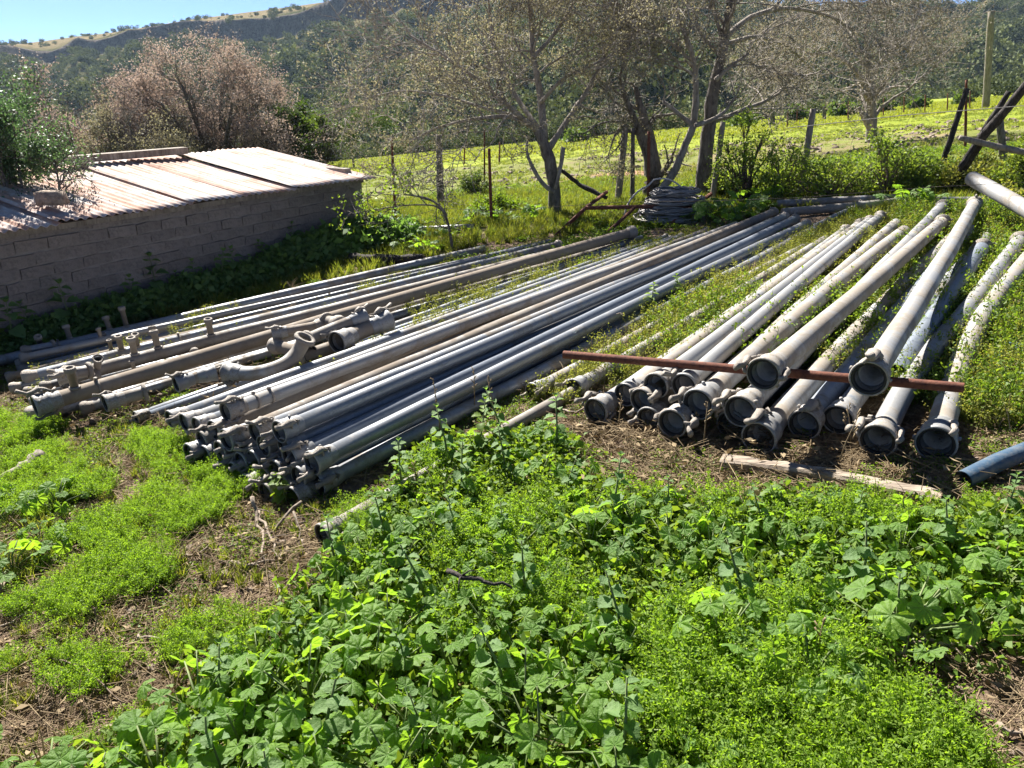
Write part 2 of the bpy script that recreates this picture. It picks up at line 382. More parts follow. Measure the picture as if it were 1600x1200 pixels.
fd = mixc(nt, ramp(nt, noise(nt, 3, 6, .8, v), .5, .8), fd, (.10, .15, .02))
tl = mixc(nt, ramp(nt, noise(nt, 1.6, 8, .8, texco(nt, 'Object', (.5, 2, 1))), .4, .6), (.15, .19, .03), (.24, .17, .11))
c = mixc(nt, attr(nt, 'grassy'), soil, gr); c = mixc(nt, attr(nt, 'tilled'), c, tl); c = mixc(nt, attr(nt, 'sown'), c, fd)
c = mixc(nt, attr(nt, 'red'), c, mixc(nt, noise(nt, 6, 5, .7, v), (.30, .15, .09), (.36, .24, .15)))
p = N(nt, 'ShaderNodeBsdfPrincipled'); p.inputs['Roughness'].default_value = .95; p.inputs['Specular IOR Level'].default_value = .1
nt.links.new(c, p.inputs['Base Color'])
b = N(nt, 'ShaderNodeBump'); b.inputs['Strength'].default_value = .9; b.inputs['Distance'].default_value = .03
nt.links.new(noise(nt, 26, 8, .8, v), b.inputs['Height']); nt.links.new(b.outputs[0], p.inputs['Normal']); nt.links.new(p.outputs[0], out.inputs[0])
M['ground'] = m
grassy = np.clip((GY - 8.5) / 2, 0, 1) * .9
gme = grid_mesh('ground', GX, GY, GZ, M['ground'], dict(grassy=grassy, sown=sown, tilled=np.clip(tilled * 1.6, 0, 1) * (fbm(GX * .8, GY * .8, 9) > .42), red=red * (fbm(GX * 2, GY * 2, 14) > .4)))
tag(link('ground', gme), 'rough brown earth and pasture sloping down to the left', None, None, 'structure')

# ---- hills
def E_ridge(px):
    return np.interp(px, [-900, -200, 0, 180, 300, 400, 500, 650, 850, 1000, 1120, 1200, 1300, 1440, 1520, 1600, 1800, 2500],
                     [170, 92, 72, 50, 30, 18, 4, -14, -34, -26, 6, 14, 20, 17, 12, 2, -20, -40])
def az_ratio(px, py):
    u = (px - 800) / FPX; v = (600 - py) / FPX
    return u / (cp + v * sp), (-sp + v * cp) / (cp + v * sp)
pxs = np.arange(-900, 2520, 7.0); ts = np.concatenate([np.linspace(0, .76, 90), np.linspace(.765, .85, 50), np.linspace(.86, 1, 16), np.linspace(1.03, 1.7, 12)])
def hill_pt(px, t):
    py = E_ridge(px); q, er = az_ratio(px, py)
    foot = 118 + 25 * np.sin(px / 260.0) + 75 * np.clip((px - 1000) / 350, 0, 1)
    ridge = foot + 300 + 60 * np.sin(px / 330.0 + 1)
    cl = np.clip(1 - np.abs(px - 400) / 470, 0, 1) ** .5       # how far the cliff band shows
    ys = foot + (ridge - foot) * t
    ztop = H + ridge * (er - 0.0)
    zb = TZ(q * foot, foot) - 2.5
    jt = .80 + (vnoise(px / 40.0, 0 * px, 91) - .5) * .03
    drop = (.04 + .10 * cl)
    f1 = (t / jt) ** 1.25 * (1 - drop - .11 * cl - .03)
    prof = np.where(t < jt, f1, np.where(t < jt + .012, (1 - drop - .11 * cl - .03) + (t - jt) / .012 * (drop + .03), 1 - .11 * cl + (t - jt - .012) / (1 - jt - .012) * .11 * cl))
    prof = np.where(t > 1, 1 + (t - 1) * .02, prof)
    z = zb + (ztop - zb) * prof
    rough = (fbm(q * ys / 28.0, ys / 28.0, 40, 5) - .5) * 16 * np.clip(t * (1 - np.clip(t, 0, 1) * .97) * 2.6, 0.02, 1) * np.where(t > .7, .5, 1)
    gul = np.abs(vnoise(px / 75.0, t * 1.2, 60) - .5) * 18 * np.clip(t * (1 - t) * 4, 0, 1)
    return q * ys, ys, z + rough - gul
PXg, Tg = np.meshgrid(pxs, ts, indexing='ij')
HX, HY, HZ = hill_pt(PXg, Tg)
JTg = .80 + (vnoise(PXg / 40.0, 0 * PXg, 91) - .5) * .03
cliffw = ((Tg > JTg - .008) & (Tg < JTg + .018)).astype(float) * np.clip((1.25 - np.abs(PXg - 400) / 480) * 2, 0, 1)
tan_ = np.clip((Tg - .83) / .05, 0, 1)
m, nt, out = newmat('hillside'); v = texco(nt, 'Object')
hb = mixc(nt, ramp(nt, noise(nt, .045, 8, .75, v), .38, .62), (.05, .062, .03), (.22, .19, .10))
hb = mixc(nt, ramp(nt, noise(nt, .3, 8, .8, v), .5, .7), hb, (.025, .035, .016))
rk = mixc(nt, ramp(nt, noise(nt, .25, 8, .8, texco(nt, 'Object', (1, 1, .25))), .35, .65), (.11, .098, .095), (.27, .23, .20))
rk = mixc(nt, ramp(nt, noise(nt, .9, 5, .8, v), .5, .65), rk, (.05, .045, .045))
tg = mixc(nt, ramp(nt, noise(nt, .35, 8, .75, v), .4, .65), (.30, .235, .14), (.17, .15, .085))
c = mixc(nt, attr(nt, 'dry'), hb, tg); c = mixc(nt, attr(nt, 'cliff'), c, rk)
p = N(nt, 'ShaderNodeBsdfPrincipled'); p.inputs['Roughness'].default_value = 1; p.inputs['Specular IOR Level'].default_value = 0
nt.links.new(c, p.inputs['Base Color'])
b = N(nt, 'ShaderNodeBump'); b.inputs['Strength'].default_value = 1; b.inputs['Distance'].default_value = 1.6
nt.links.new(noise(nt, .5, 8, .8, v), b.inputs['Height']); nt.links.new(b.outputs[0], p.inputs['Normal']); nt.links.new(p.outputs[0], out.inputs[0])
M['hill'] = m
dry = tan_ * (PXg < 1150) + np.clip((PXg - 1150) / 250, 0, 1) * .75 * np.clip((fbm(PXg / 60, Tg * 9, 8) - .4) * 8, 0, 1)
tag(link('hills', grid_mesh('hills', HX, HY, HZ, M['hill'], dict(cliff=cliffw, dry=np.clip(dry, 0, 1)))), 'long bush covered hill with a rocky cliff band under its crest', None, None, 'structure')

# bushes on the hill: one mass nobody could count
def blob_bush(seed, n=420, flat=.75):
    r = np.random.default_rng(seed); b = MB()
    for k in range(5):
        c = r.normal(0, .28, 3) * (1, 1, .5); c[2] = abs(c[2]) + .25; s = r.uniform(.3, .5)
        d = r.normal(size=(n // 5, 3)); d /= np.linalg.norm(d, axis=1)[:, None]; d[:, 2] *= flat
        b.leaves(c + d * s * r.uniform(.8, 1.08, (len(d), 1)), .13, .12, r, up=.1, tint=np.repeat(r.uniform(0, 1, n // 5) * .4 + r.uniform(0, .6), 4))
    return b.mesh('bush kind', M['hillbush'])
hb_protos = [blob_bush(s) for s in range(5)]
n = 13000
px = rng.uniform(-250, 1850, n); t = rng.uniform(0.0, 1.0, n) ** .8 * .985
dens = fbm(px / 55.0, t * 14, 33, 4) - .05 * (px > 1150)
keep = ((dens > .40) | (rng.uniform(0, 1, n) < .25)) & ~((t > .758) & (t < .825) & (px < 820) & (rng.uniform(0, 1, n) < .95)) & ~((t > .82) & (px < 1150) & (rng.uniform(0, 1, n) < .80))
px, t = px[keep], t[keep]
X, Y, Z = hill_pt(px, t)
sc = rng.gamma(4, .55, len(px)) * (.7 + .5 * (t < .5)) * np.where((t > .82) & (px < 1150), .55, 1) * 1.5 + .6
scatter('hillside_bushes', 'dark green bushes and scrub covering the hillside', np.stack([X, Y, Z - .2], 1), sc, hb_protos, .2)
# dark thicket strip along the foot of the hill behind the field
n = 2600
px = rng.uniform(-300, 1900, n); q, _ = az_ratio(px, 200.0)
yy = 95 + rng.uniform(0, 45, n) + 25 * np.sin(px / 260.0) * .5
P = np.stack([q * yy, yy, TZ(q * yy, yy)], 1)[(px < 1100) | (rng.uniform(0, 1, n) < .04)]
scatter('valley_thicket', 'belt of dark bushes along the far edge of the green field', P, rng.uniform(1.0, 2.6, len(P)), hb_protos, .2)
# pale bare trunks standing on the slope
mb = MB()
for k in range(260):
    a = rnd.uniform(450, 1700); tt = rnd.uniform(.15, .8); x, y, z = [float(w) for w in hill_pt(np.array([a]), np.array([tt]))]if False else [float(np.ravel(w)[0]) for w in hill_pt(np.array([a]), np.array([tt]))]
    h = rnd.uniform(3, 7); P0 = np.array([x, y, z]); lean = rnd.uniform(-.5, .5)
    mb.tube([P0, P0 + (lean * .4, 0, h * .6), P0 + (lean, 0, h)], [.16, .1, .03], 4, False)
    for q_ in range(3):
        f = rnd.uniform(.4, .9); s_ = P0 + (lean * f, 0, h * f)
        mb.tube([s_, s_ + (rnd.uniform(-1.5, 1.5), 0, rnd.uniform(.6, 1.6))], [.07, .03], 3, False)
tag(obj('bare_hill_trees', mb, M['barkpale']), 'pale bare trunks among the bushes on the hillside', None, None, 'stuff')

# ================================================================== SHED
EH = .58
Apx = PD(0, 600, 1)  # placeholder ray start
def at_z(px, py, z):
    d = ray(px, py); t = (z - H) / d.z; return Vector((0, 0, H)) + d * t
eB = at_z(566, 279, EH); eA = at_z(0, 363, EH)
ax = (eA - eB); ax.z = 0; wlen = ax.length + 1.6; ax.normalize()            # along the eave, to the left
back = Vector((ax.y, -ax.x, 0));  back = back if back.y > 0 else -back
cC = at_z(407, 248, EH + .22); depth = (cC - eB).dot(back); skew = (cC - eB).dot(ax)
print('shed', eA, eB, 'len', wlen, 'depth', depth, 'skew', skew)
depth = max(1.6, min(depth, 3.2))
shed = thing('brick_shed', 'low grey brick shed with a rusty corrugated iron roof, dark weeds along its wall', 'shed', (eB.x, eB.y, tz(eB.x, eB.y)))
inv = Matrix.Translation(-shed.location)
rotm = Matrix((( ax.x, back.x, 0), (ax.y, back.y, 0), (0, 0, 1)))            # columns ax, back, up
def sh(a, bck, z): return Vector((eB.x, eB.y, 0)) + ax * a + back * bck + Vector((0, 0, z)) - shed.location
# wall core (mortar) set back behind the bricks
def slab(name, a0, a1, b0, b1, z0, z1, mat, parent):
    b = MB(); V = [sh(a, bb, z) for a in (a0, a1) for bb in (b0, b1) for z in (z0, z1)]
    b.add(V, [(0, 1, 3, 2), (4, 6, 7, 5), (0, 4, 5, 1), (2, 3, 7, 6), (0, 2, 6, 4), (1, 5, 7, 3)]); return obj(name, b, mat, parent, smooth=False)
zlow = -.75
wall = slab('wall', -.05, wlen - .05, .060, .20, zlow, EH - .02, M['mortar'], shed)
slab('wall', -.05, .05, .21, depth - .05, zlow, EH + .1, M['mortar'], shed)
slab('wall', -.05, wlen - .05, depth - .16, depth - .06, zlow, EH + .12, M['mortar'], shed)
slab('wall', wlen - .15, wlen - .05, .21, depth - .17, zlow, EH + .1, M['mortar'], shed)
# bricks, one by one
bricks = []
for s in range(6):
    r = random.Random(s); b = MB(); L_, W_, h_ = .247, .055, .091
    V = []
    for x in (-L_ / 2, 0, L_ / 2):
        for (y, z) in ((-W_ / 2 + r.uniform(0, .012), -h_ / 2 + r.uniform(0, .01)), (-W_ / 2 + r.uniform(-.006, .012), h_ / 2 - r.uniform(0, .014)), (W_ / 2, h_ / 2), (W_ / 2, -h_ / 2)):
            V.append((x + r.uniform(-.004, .004), y, z))
    F = [(0, 1, 2, 3)] + [(i * 4 + j, (i + 1) * 4 + j, (i + 1) * 4 + (j + 1) % 4, i * 4 + (j + 1) % 4) for i in range(2) for j in range(4)] + [(11, 10, 9, 8)]
    b.add(V, F); bricks.append(b.mesh('brick', M['brick'], False))
rowh = .096; rows = 9; zt = EH - .05
for rI in range(rows):
    z = zt - rI * rowh; a = -.03 + (.13 if rI % 2 else 0)
    while a < min(wlen - .2, 5.2):
        if len([1]) and z > -.5:
            x = a + .12
            q = (ax, back)
            Mx = Matrix.Translation(sh(x, .070 + rnd.uniform(-.009, .006), z + rnd.uniform(-.006, .006))) @ Matrix(((ax.x, back.x, 0, 0), (ax.y, back.y, 0, 0), (0, 0, 1, 0), (0, 0, 0, 1))) @ Matrix.Rotation(rnd.uniform(-.03, .03), 4, 'Y') @ Matrix.Rotation(rnd.uniform(-.04, .04), 4, 'Z')
            link('brick', rnd.choice(bricks), shed, M=Mx)
        a += .252
# roof sheets, corrugated, laid side by side
RT = .22
def roof_mat(name, amt):
    m, nt, out = newmat(name); v = texco(nt, 'Object')
    st = texco(nt, 'Generated', (3, 1, 1))
    z = mixc(nt, noise(nt, 12, 5, .7, v), (.44, .41, .40), (.60, .57, .55))
    f = mth(nt, 'ADD', noise(nt, 2.2, 8, .75, v), mth(nt, 'MULTIPLY_ADD', noise(nt, 30, 6, .8, v), .4, -.2))
    oi = N(nt, 'ShaderNodeObjectInfo').outputs['Random']
    f = mth(nt, 'ADD', f, mth(nt, 'MULTIPLY_ADD', oi, .24, -.12)); f = mth(nt, 'ADD', f, mth(nt, 'MULTIPLY_ADD', attr(nt, 'tint'), .55, -.275))
    c = mixc(nt, ramp(nt, f, .36 - amt, .60 - amt), z, mixc(nt, noise(nt, 20, 5, .7, v), (.36, .19, .13), (.50, .35, .28)))
    c = mixc(nt, ramp(nt, f, .66, .8), c, (.20, .09, .055))
    p = N(nt, 'ShaderNodeBsdfPrincipled'); p.inputs['Roughness'].default_value = .8; p.inputs['Metallic'].default_value = 0; p.inputs['Specular IOR Level'].default_value = .2
    nt.links.new(c, p.inputs['Base Color']); nt.links.new(p.outputs[0], out.inputs[0]); return m
M['roof'] = roof_mat('rusty corrugated iron', .02)
sw = .66; nsheet = int((wlen + .3) / sw) + 1
for k in range(nsheet):
    a0 = -.14 + k * (sw - .045); wv = .076; nx = 72; ny = 14
    over = .10 + rnd.uniform(-.03, .04); bo = .12 + rnd.uniform(-.05, .1)
    u = np.linspace(0, sw, nx); w = np.linspace(-over, depth + bo, ny)
    U, W = np.meshgrid(u, w, indexing='ij')
    tw = rnd.uniform(-.015, .015)
    Zr = EH + .02 + RT * (W / depth) + .009 * np.sin(U / wv * 2 * np.pi) + (k % 2) * .012 + U / sw * .012 + tw * (U / sw - .5) + np.abs(U / sw - .5) ** 3 * .1 * rnd.uniform(0, 1)
    sk = rnd.uniform(-.03, .03) * W / depth
    P = np.array(eB)[None, None, :] * (1, 1, 0) + (a0 + U + sk)[..., None] * np.array(ax) + W[..., None] * np.array(back); P[..., 2] = Zr
    P = P - np.array(shed.location)
    i = np.arange(nx - 1)[:, None] * ny; j = np.arange(ny - 1)[None, :]
    F = np.stack([i + j, i + j + 1, i + ny + j + 1, i + ny + j], -1).reshape(-1, 4)
    b = MB(); nn = nx * ny; tt_ = fbm((U + k * 3.1) * 16, W * 1.3, 44, 4).ravel(); b.add(np.concatenate([P.reshape(-1, 3), P.reshape(-1, 3) - (0, 0, .0025)]), np.concatenate([F, F[:, ::-1] + nn]), np.concatenate([tt_, tt_]))
    # closed edges at eave and back
    e = [(q * ny, (q + 1) * ny, (q + 1) * ny + nn, q * ny + nn) for q in range(nx - 1)] + [((q + 1) * ny - 1 + nn, (q + 2) * ny - 1 + nn, (q + 2) * ny - 1, (q + 1) * ny - 1) for q in range(nx - 1)]
    b.L.append(np.array([i2 for f in e for i2 in f])); b.N.append(np.full(len(e), 4)); b.M.append(np.zeros(len(e), int))
    obj('roof_sheet', b, M['roof'], shed)
slab('eave_beam', -.02, wlen - .1, .0, .05, EH - .045, EH - .003, M['greywood'], shed)
# timber lying on the back edge of the roof
p0 = at_z(150, 270, EH + RT + .06); p1 = at_z(405, 247, EH + RT + .07)
p0 = Vector((eB.x, eB.y, 0)) + ax * ((p0 - eB).dot(ax)) + back * (depth + .0) + Vector((0, 0, EH + RT + .10))
p1 = Vector((eB.x, eB.y, 0)) + ax * ((p1 - eB).dot(ax)) + back * (depth + .0) + Vector((0, 0, EH + RT + .10))
mid = (p0 + p1) / 2; dd = p1 - p0
b = MB(); qr = dd.to_track_quat('X', 'Z').to_matrix().to_4x4()
b.box((0, 0, 0), (dd.length, .12, .07), qr)
tag(obj('roof_timber', b, M['greywood'], loc=mid, smooth=False), 'long grey timber beam lying along the back edge of the shed roof', 'beam')
b = MB(); pr = sh(3.6, .9, EH + .12) + shed.location; b.add(*[(lambda V, F: (V, F))(*(([(x * .10 + rnd.uniform(-.02, .02), y * .07 + rnd.uniform(-.02, .02), z * .05) for x in (-1, 1) for y in (-1, 1) for z in (-1, 1)]), [(0, 1, 3, 2), (4, 6, 7, 5), (0, 4, 5, 1), (2, 3, 7, 6), (0, 2, 6, 4), (1, 5, 7, 3)]))][0])
pr = at_z(80, 309, EH + .17); tag(obj('roof_stone', b, M['rock'], loc=pr), 'brown flat stone weighing down the left part of the shed roof', 'stone')

# ================================================================== PIPES
# shared fitting meshes, in units of the tube's radius, opening towards -X, tube running to +X
def m_coupler():
    b = MB(); b.lathe([(-.05, 1.30), (-.05, 1.40), (.10, 1.46), (.30, 1.44), (.42, 1.34), (1.1, 1.30), (1.45, 1.22), (1.6, 1.30), (1.85, 1.30), (2.0, 1.16), (2.9, 1.08), (3.0, 1.02), (3.0, 1.0), (1.5, 1.0), (1.1, 1.12), (.45, 1.17), (.30, 1.26)], 28, True)
    b.tube([(.5, 0, 1.4), (.5, 0, 1.62)], [.22, .16], 8); b.tube([(1.7, 0, -1.2), (1.7, 0, -1.52)], [.2, .14], 8)
    return b.mesh('coupler', M['alu'])
def m_gasket():
    b = MB(); b.lathe([(.02, 1.295), (-.02, 1.22), (.04, 1.10), (.22, 1.03), (.36, 1.06), (.42, 1.16), (.28, 1.255)], 28, True); return b.mesh('gasket', M['rubber'])
def m_latch(v):
    b = MB(); r = random.Random(v)
    P = [(1.9, 0, 1.15), (1.3, .1, 1.60), (.75, .05, 1.74), (.25, 0, 1.60), (-.3, 0, 1.62), (-1.1, 0, 1.95 + r.uniform(-.2, .3))]
    b.tube(P, [.14, .22, .34, .24, .17, .24], 10, squash=1.5)
    b.tube([(1.0, -.55, 1.25), (1.0, 0, 1.78), (1.0, .55, 1.25)], [.13, .17, .13], 7)
    b.tube([(.6, 0, 1.7), (-.1, .35, 1.45), (-.3, .5, 1.2)], [.16, .14, .12], 7)
    b.tube([(1.9, -.4, 1.1), (2.3, 0, 1.35), (1.9, .4, 1.1)], [.12, .14, .12], 6)
    return b.mesh('latch', M['cast'])
def m_hook():
    b = MB(); b.tube([(2.4, 0, 1.05), (1.7, 0, 1.5), (.8, 0, 1.55), (.2, 0, 1.75), (-.25, 0, 1.62), (-.3, 0, 1.35)], [.2, .24, .2, .2, .18, .14], 8, squash=1.3)
    return b.mesh('hook', M['cast'])
def m_clamp():
    b = MB(); b.lathe([(0, 1.02), (0, 1.13), (.35, 1.13), (.35, 1.02)], 24, True); b.box((.17, 0, 1.25), (.35, .5, .3)); b.tube([(.17, -.4, 1.28), (.17, .4, 1.28)], .08, 6); return b.mesh('clamp', M['cast'])
def m_collar():                         # male end: bulb with rolled ring and two small catches
    b = MB(); b.lathe([(0, .86), (0, 1.02), (.5, 1.12), (.75, 1.3), (1.0, 1.3), (1.1, 1.06), (1.9, 1.02), (1.9, .9), (.4, .88)], 22, True)
    for a in (0, math.pi): b.tube([(1.0, math.cos(a) * 1.2, math.sin(a) * 1.2), (.6, math.cos(a) * 1.55, math.sin(a) * 1.55)], [.2, .12], 7)
    return b.mesh('collar', M['cast'])
def m_ball():
    b = MB(); b.lathe([(0, .55), (0, .75), (.1, 1.05), (.35, 1.3), (.8, 1.42), (1.4, 1.36), (1.8, 1.15), (2.2, 1.06), (2.5, 1.02), (2.5, .9), (.6, .85), (.3, .6)], 22, True); return b.mesh('bulb', M['cast'])
def m_riser(h=2.8):
    b = MB(); Rz = Matrix.Rotation(R(-90), 4, 'Y')
    b.lathe([(0.6, .46), (h, .46), (h, .58), (h + .1, .66), (h + .55, .66), (h + .65, .56), (h + .65, .42), (h - .3, .36), (.6, .36)], 14, True, M=Rz)
    b.lathe([(.95, .66), (.75, .62), (.75, .5), (1.1, .5)], 14, True, M=Rz); return b.mesh('riser', M['cast'])
def m_plug():
    b = MB(); b.lathe([(h_, .355) for h_ in (0,)] + [(0, 0.0)], 12, False, M=Matrix.Translation((0, 0, 2.6)) @ Matrix.Rotation(R(-90), 4, 'Y')); return b.mesh('riser_throat', M['rubber'])
K = dict(coupler=m_coupler(), gasket=m_gasket(), latch=[m_latch(1), m_latch(2), m_latch(3)], hook=m_hook(), clamp=m_clamp(), collar=m_collar(), ball=m_ball(), riser=m_riser(), tall=m_riser(4.0), plug=m_plug())

def frame_at(p, d, roll=0):
    d = d.normalized(); z = Vector((0, 0, 1)); y = z.cross(d).normalized(); z = d.cross(y)
    return Matrix.Translation(p) @ Matrix(((d.x, y.x, z.x, 0), (d.y, y.y, z.y, 0), (d.z, y.z, z.z, 0), (0, 0, 0, 1))) @ Matrix.Rotation(roll, 4, 'X')
def pipe(near, far, dia, mat, label, nearfit='bell', farfit='collar', roll=-60, mids=(), group='irrigation pipes laid out in piles', latch=True, hook=True, risers=(), sag=0.0, clampat=(), name='irrigation_pipe', cat='pipe', maxlen=None, K3=28):
    p0 = near if isinstance(near, Vector) else S(*near); p1 = far if isinstance(far, Vector) else S(*far)
    ms = [m if isinstance(m, Vector) else S(*m) for m in mids]
    if maxlen and (p1 - p0).length > maxlen: p1 = p0 + (p1 - p0).normalized() * maxlen
    r = dia / 2; ctrl = [p0] + ms + [p1]
    # polyline with a slight sag or bow
    P = []
    for i in range(len(ctrl) - 1):
        a, b_ = ctrl[i], ctrl[i + 1]; n = max(4, int((b_ - a).length / .35))
        for q in range(n): P.append(a.lerp(b_, q / n))
    P.append(ctrl[-1])
    if ms:                               # soften the bend
        for _ in range(4): P = [P[0]] + [(P[i - 1] + P[i] * 2 + P[i + 1]) / 4 for i in range(1, len(P) - 1)] + [P[-1]]
    n = len(P); bow = rnd.uniform(-.028, .028)
    for i in range(n):
        f = i / (n - 1); P[i] = P[i] + Vector((bow, -bow * .3, -sag)) * (4 * f * (1 - f))
    root = thing(name, label, cat, p0, 0, group)
    L = [q - p0 for q in P]
    d0 = (L[1] - L[0]).normalized(); start = L[0] + d0 * r * (1.2 if nearfit == 'bell' else (.5 if nearfit == 'ball' else 0))
    L = [L[0]] + [q + Vector((rnd.gauss(0, 1), rnd.gauss(0, 1), rnd.gauss(0, 1))) * .0011 for q in L[1:]]; pts = [start] + L[1:]
    b = MB(); b.tube(pts, r, 20, False, mat=0); b.tube(pts[::-1] if False else pts, r * .93, 20, False, mat=1)
    k = 20; nn = len(pts)
    for e in (0, nn - 1):
        F = np.array([(e * k + j, e * k + (j + 1) % k, nn * k + e * k + (j + 1) % k, nn * k + e * k + j) for j in range(k)])
        b.L.append(F.ravel()); b.N.append(np.full(k, 4)); b.M.append(np.zeros(k, int))
    b.n = 2 * nn * k
    obj('tube', b, [M[mat], M['inner']], root)
    S4 = Matrix.Scale(r, 4)
    F0 = frame_at(L[0], d0, 0) @ S4
    if nearfit == 'bell':
        MC = frame_at(L[0], d0, R(rnd.uniform(-180, 180))) @ S4; IC = MC.inverted(); cpl = link('coupler', K['coupler'], root, M=MC)
        link('gasket', K['gasket'], cpl)
        if latch: link('latch', rnd.choice(K['latch']), cpl, M=IC @ frame_at(L[0], d0, R(roll)) @ S4 @ Matrix.Diagonal((1.2, 1.05, 1.08, 1)))
        if hook: link('hook' if dia > .085 else 'latch', K['hook'] if dia > .085 else K['latch'][2], cpl, M=IC @ frame_at(L[0], d0, R(roll + 165 + rnd.uniform(-40, 40))) @ S4)
    elif nearfit == 'ball': link('bulb', K['ball'], root, M=F0)
    elif nearfit == 'collar': link('collar', K['collar'], root, M=F0)
    d1 = (L[-2] - L[-1]).normalized(); F1 = frame_at(L[-1] - d1 * r * .3, d1, R(roll + 90)) @ S4
    if farfit == 'collar': link('collar', K['collar'], root, M=F1)
    elif farfit == 'ball': link('bulb', K['ball'], root, M=F1)
    tot = (p1 - p0).length
    def along(s):
        acc = 0
        for i in range(len(L) - 1):
            seg = (L[i + 1] - L[i]).length
            if acc + seg >= s: return L[i].lerp(L[i + 1], (s - acc) / seg), (L[i + 1] - L[i]).normalized()
            acc += seg
        return L[-1], d0
    for (s, kind, rl) in risers:
        q, dd = along(s); Mx = frame_at(q, dd, R(rl)) @ S4
        if kind == 'clamp': link('clamp', K['clamp'], root, M=Mx)
        elif kind == 'coupler':
            link('coupler', K['coupler'], root, M=Mx @ Matrix.Scale(1.05, 4)); link('latch', K['latch'][0], root, M=frame_at(q, dd, R(rl)) @ S4)
        else: link('riser', K['tall' if kind == 'tall' else 'riser'], root, M=Mx @ Matrix.Scale(1.08, 4))
    print('PIPE %-60s len %.2f' % (label[:60], tot))
    return root

# ---- left pile: thin and brown tubes with risers
D = 'left pile'
G1 = 'old irrigation pipes of the left pile'
pipe((-70, 580, .07), (757, 389, .06), .078, 'galv', 'outermost grey pipe of the left pile, nearest the brick shed', 'ball', None, risers=[(1.15, 'tall', 0), (1.03, 'riser', -25), (.75, 'riser', -20), (.55, 'riser', 25), (.66, 'clamp', 0), (.95, 'clamp', 0)], group=G1)
pipe((24, 570, .05), (859, 378, .05), .055, 'blue', 'thin pipe second from the shed with a round bulb at its left end', 'ball', None, risers=[(.6, 'riser', 15)], group=G1)
pipe((27, 579, .05), (800, 392, .04), .05, 'galv', 'thin blue grey pipe low between the two outer pipes of the left pile', 'ball', None, group=G1)
pipe((34, 592, .10), (874, 382, .08), .075, 'blue', 'blue grey galvanised pipe with three risers near its bulbed left end', 'ball', 'collar', risers=[(.62, 'riser', 8), (.72, 'riser', 20), (.85, 'riser', -10), (1.0, 'clamp', 0)], group=G1)
pipe((11, 596, .04), (880, 389, .04), .05, 'alu', 'pale thin pipe showing white between the weeds of the left pile', 'ball', None, group=G1)
pipe((14, 608, .06), (900, 385, .05), .055, 'galv', 'thin pipe whose grey bulb sticks out furthest left in the left pile', 'ball', None, group=G1)
pipe((37, 614, .05), (905, 388, .04), .05, 'alu', 'thin pale pipe under the upper brown pipe, bulb end showing', 'ball', None, group=G1)
pipe((94, 592, .15), (962, 372, .11), .085, 'tan', 'upper brown dusty pipe with a short side riser in the left pile', 'bell', 'collar', roll=30, risers=[(.45, 'riser', 5), (.6, 'riser', -8), (.95, 'riser', 5)], group=G1)
pipe((62, 612, .06), (930, 385, .05), .055, 'tan', 'thin dusty pipe between the two thick brown pipes', 'ball', None, group=G1)
pipe((54, 635, .17), (990, 362, .15), .092, 'tan', 'thick brown pipe lying on top along the front of the left pile', 'bell', 'ball', roll=-20, risers=[(.22, 'riser', 5), (.33, 'clamp', 0)], group=G1)
pipe((42, 622, .05), (960, 384, .05), .055, 'galv', 'grey thin pipe under the thick brown pipe, capped by a bulb', 'ball', None, group=G1)
pipe((40, 652, .05), (990, 378, .05), .082, 'tan', 'lowest front pipe of the left pile with two latch couplers along it', 'ball', None, risers=[(.13, 'coupler', 40), (.72, 'coupler', 120), (1.05, 'riser', -60), (1.12, 'coupler', 60), (1.5, 'riser', 70)], group=G1)
pipe((125, 640, .05), (985, 388, .04), .06, 'galv', 'grey bulb ended pipe squeezed between brown pipes near the weeds', 'ball', None, group=G1)
# thin grey pipes in the gap between the left and the middle piles
G2 = 'thin grey pipes between the piles'
pipe((212, 652, .06), (1002, 371, .06), .05, 'galv', 'thin pipe starting at a broken coupler left of the clustered openings', 'bell', None, roll=60, group=G2)
pipe((235, 648, .05), (1020, 378, .04), .05, 'blue', 'dark blue thin pipe lying low beside the thick brown pipes', None, None, group=G2)
pipe((300, 640, .05), (1042, 370, .06), .056, 'galv', 'thin grey pipe running just below the loose elbow fittings', None, 'collar', group=G2)

# ---- middle pile: long grey pipes, openings at lower left
G3 = 'grey irrigation pipes of the middle pile'
pipe((265, 655, .17), (1050, 374, .06), .066, 'galv', 'leftmost open pipe mouth in the upper row of the middle pile', 'bell', 'collar', roll=70, hook=False, group=G3)
pipe((287, 660, .17), (1065, 370, .06), .066, 'alu', 'second open pipe mouth from the left in the upper row', 'bell', 'collar', roll=120, latch=False, group=G3)
pipe((307, 666, .17), (1088, 368, .06), .066, 'galv', 'third open pipe mouth from the left in the upper row', 'bell', 'collar', roll=90, latch=False, group=G3)
pipe((333, 672, .18), (1106, 361, .08), .07, 'tan', 'brown mouthed pipe with a pale latch folded over its opening', 'bell', 'collar', roll=50, group=G3)
pipe((352, 644, .27), (1150, 352, .10), .07, 'alu', 'pale pipe on top of the pile with brown clamps round its mouth', 'bell', None, roll=10, hook=True, risers=[(.08, 'clamp', 20), (.16, 'clamp', -20), (.24, 'clamp', 0)], group=G3)
pipe((353, 688, .19), (1210, 331, .13), .078, 'tan', 'long tan topped pipe, uppermost at the far right end of the middle pile', 'bell', 'collar', roll=40, group=G3)
pipe((436, 675, .25), (1227, 338, .12), .076, 'galv', 'grey pipe on top of the middle pile with a latch hanging right of its mouth', 'bell', 'collar', roll=-110, group=G3)
pipe((411, 697, .17), (1236, 346, .05), .072, 'tan', 'pipe with a sandy streak just under the topmost grey pipe', 'bell', 'collar', roll=60, group=G3)
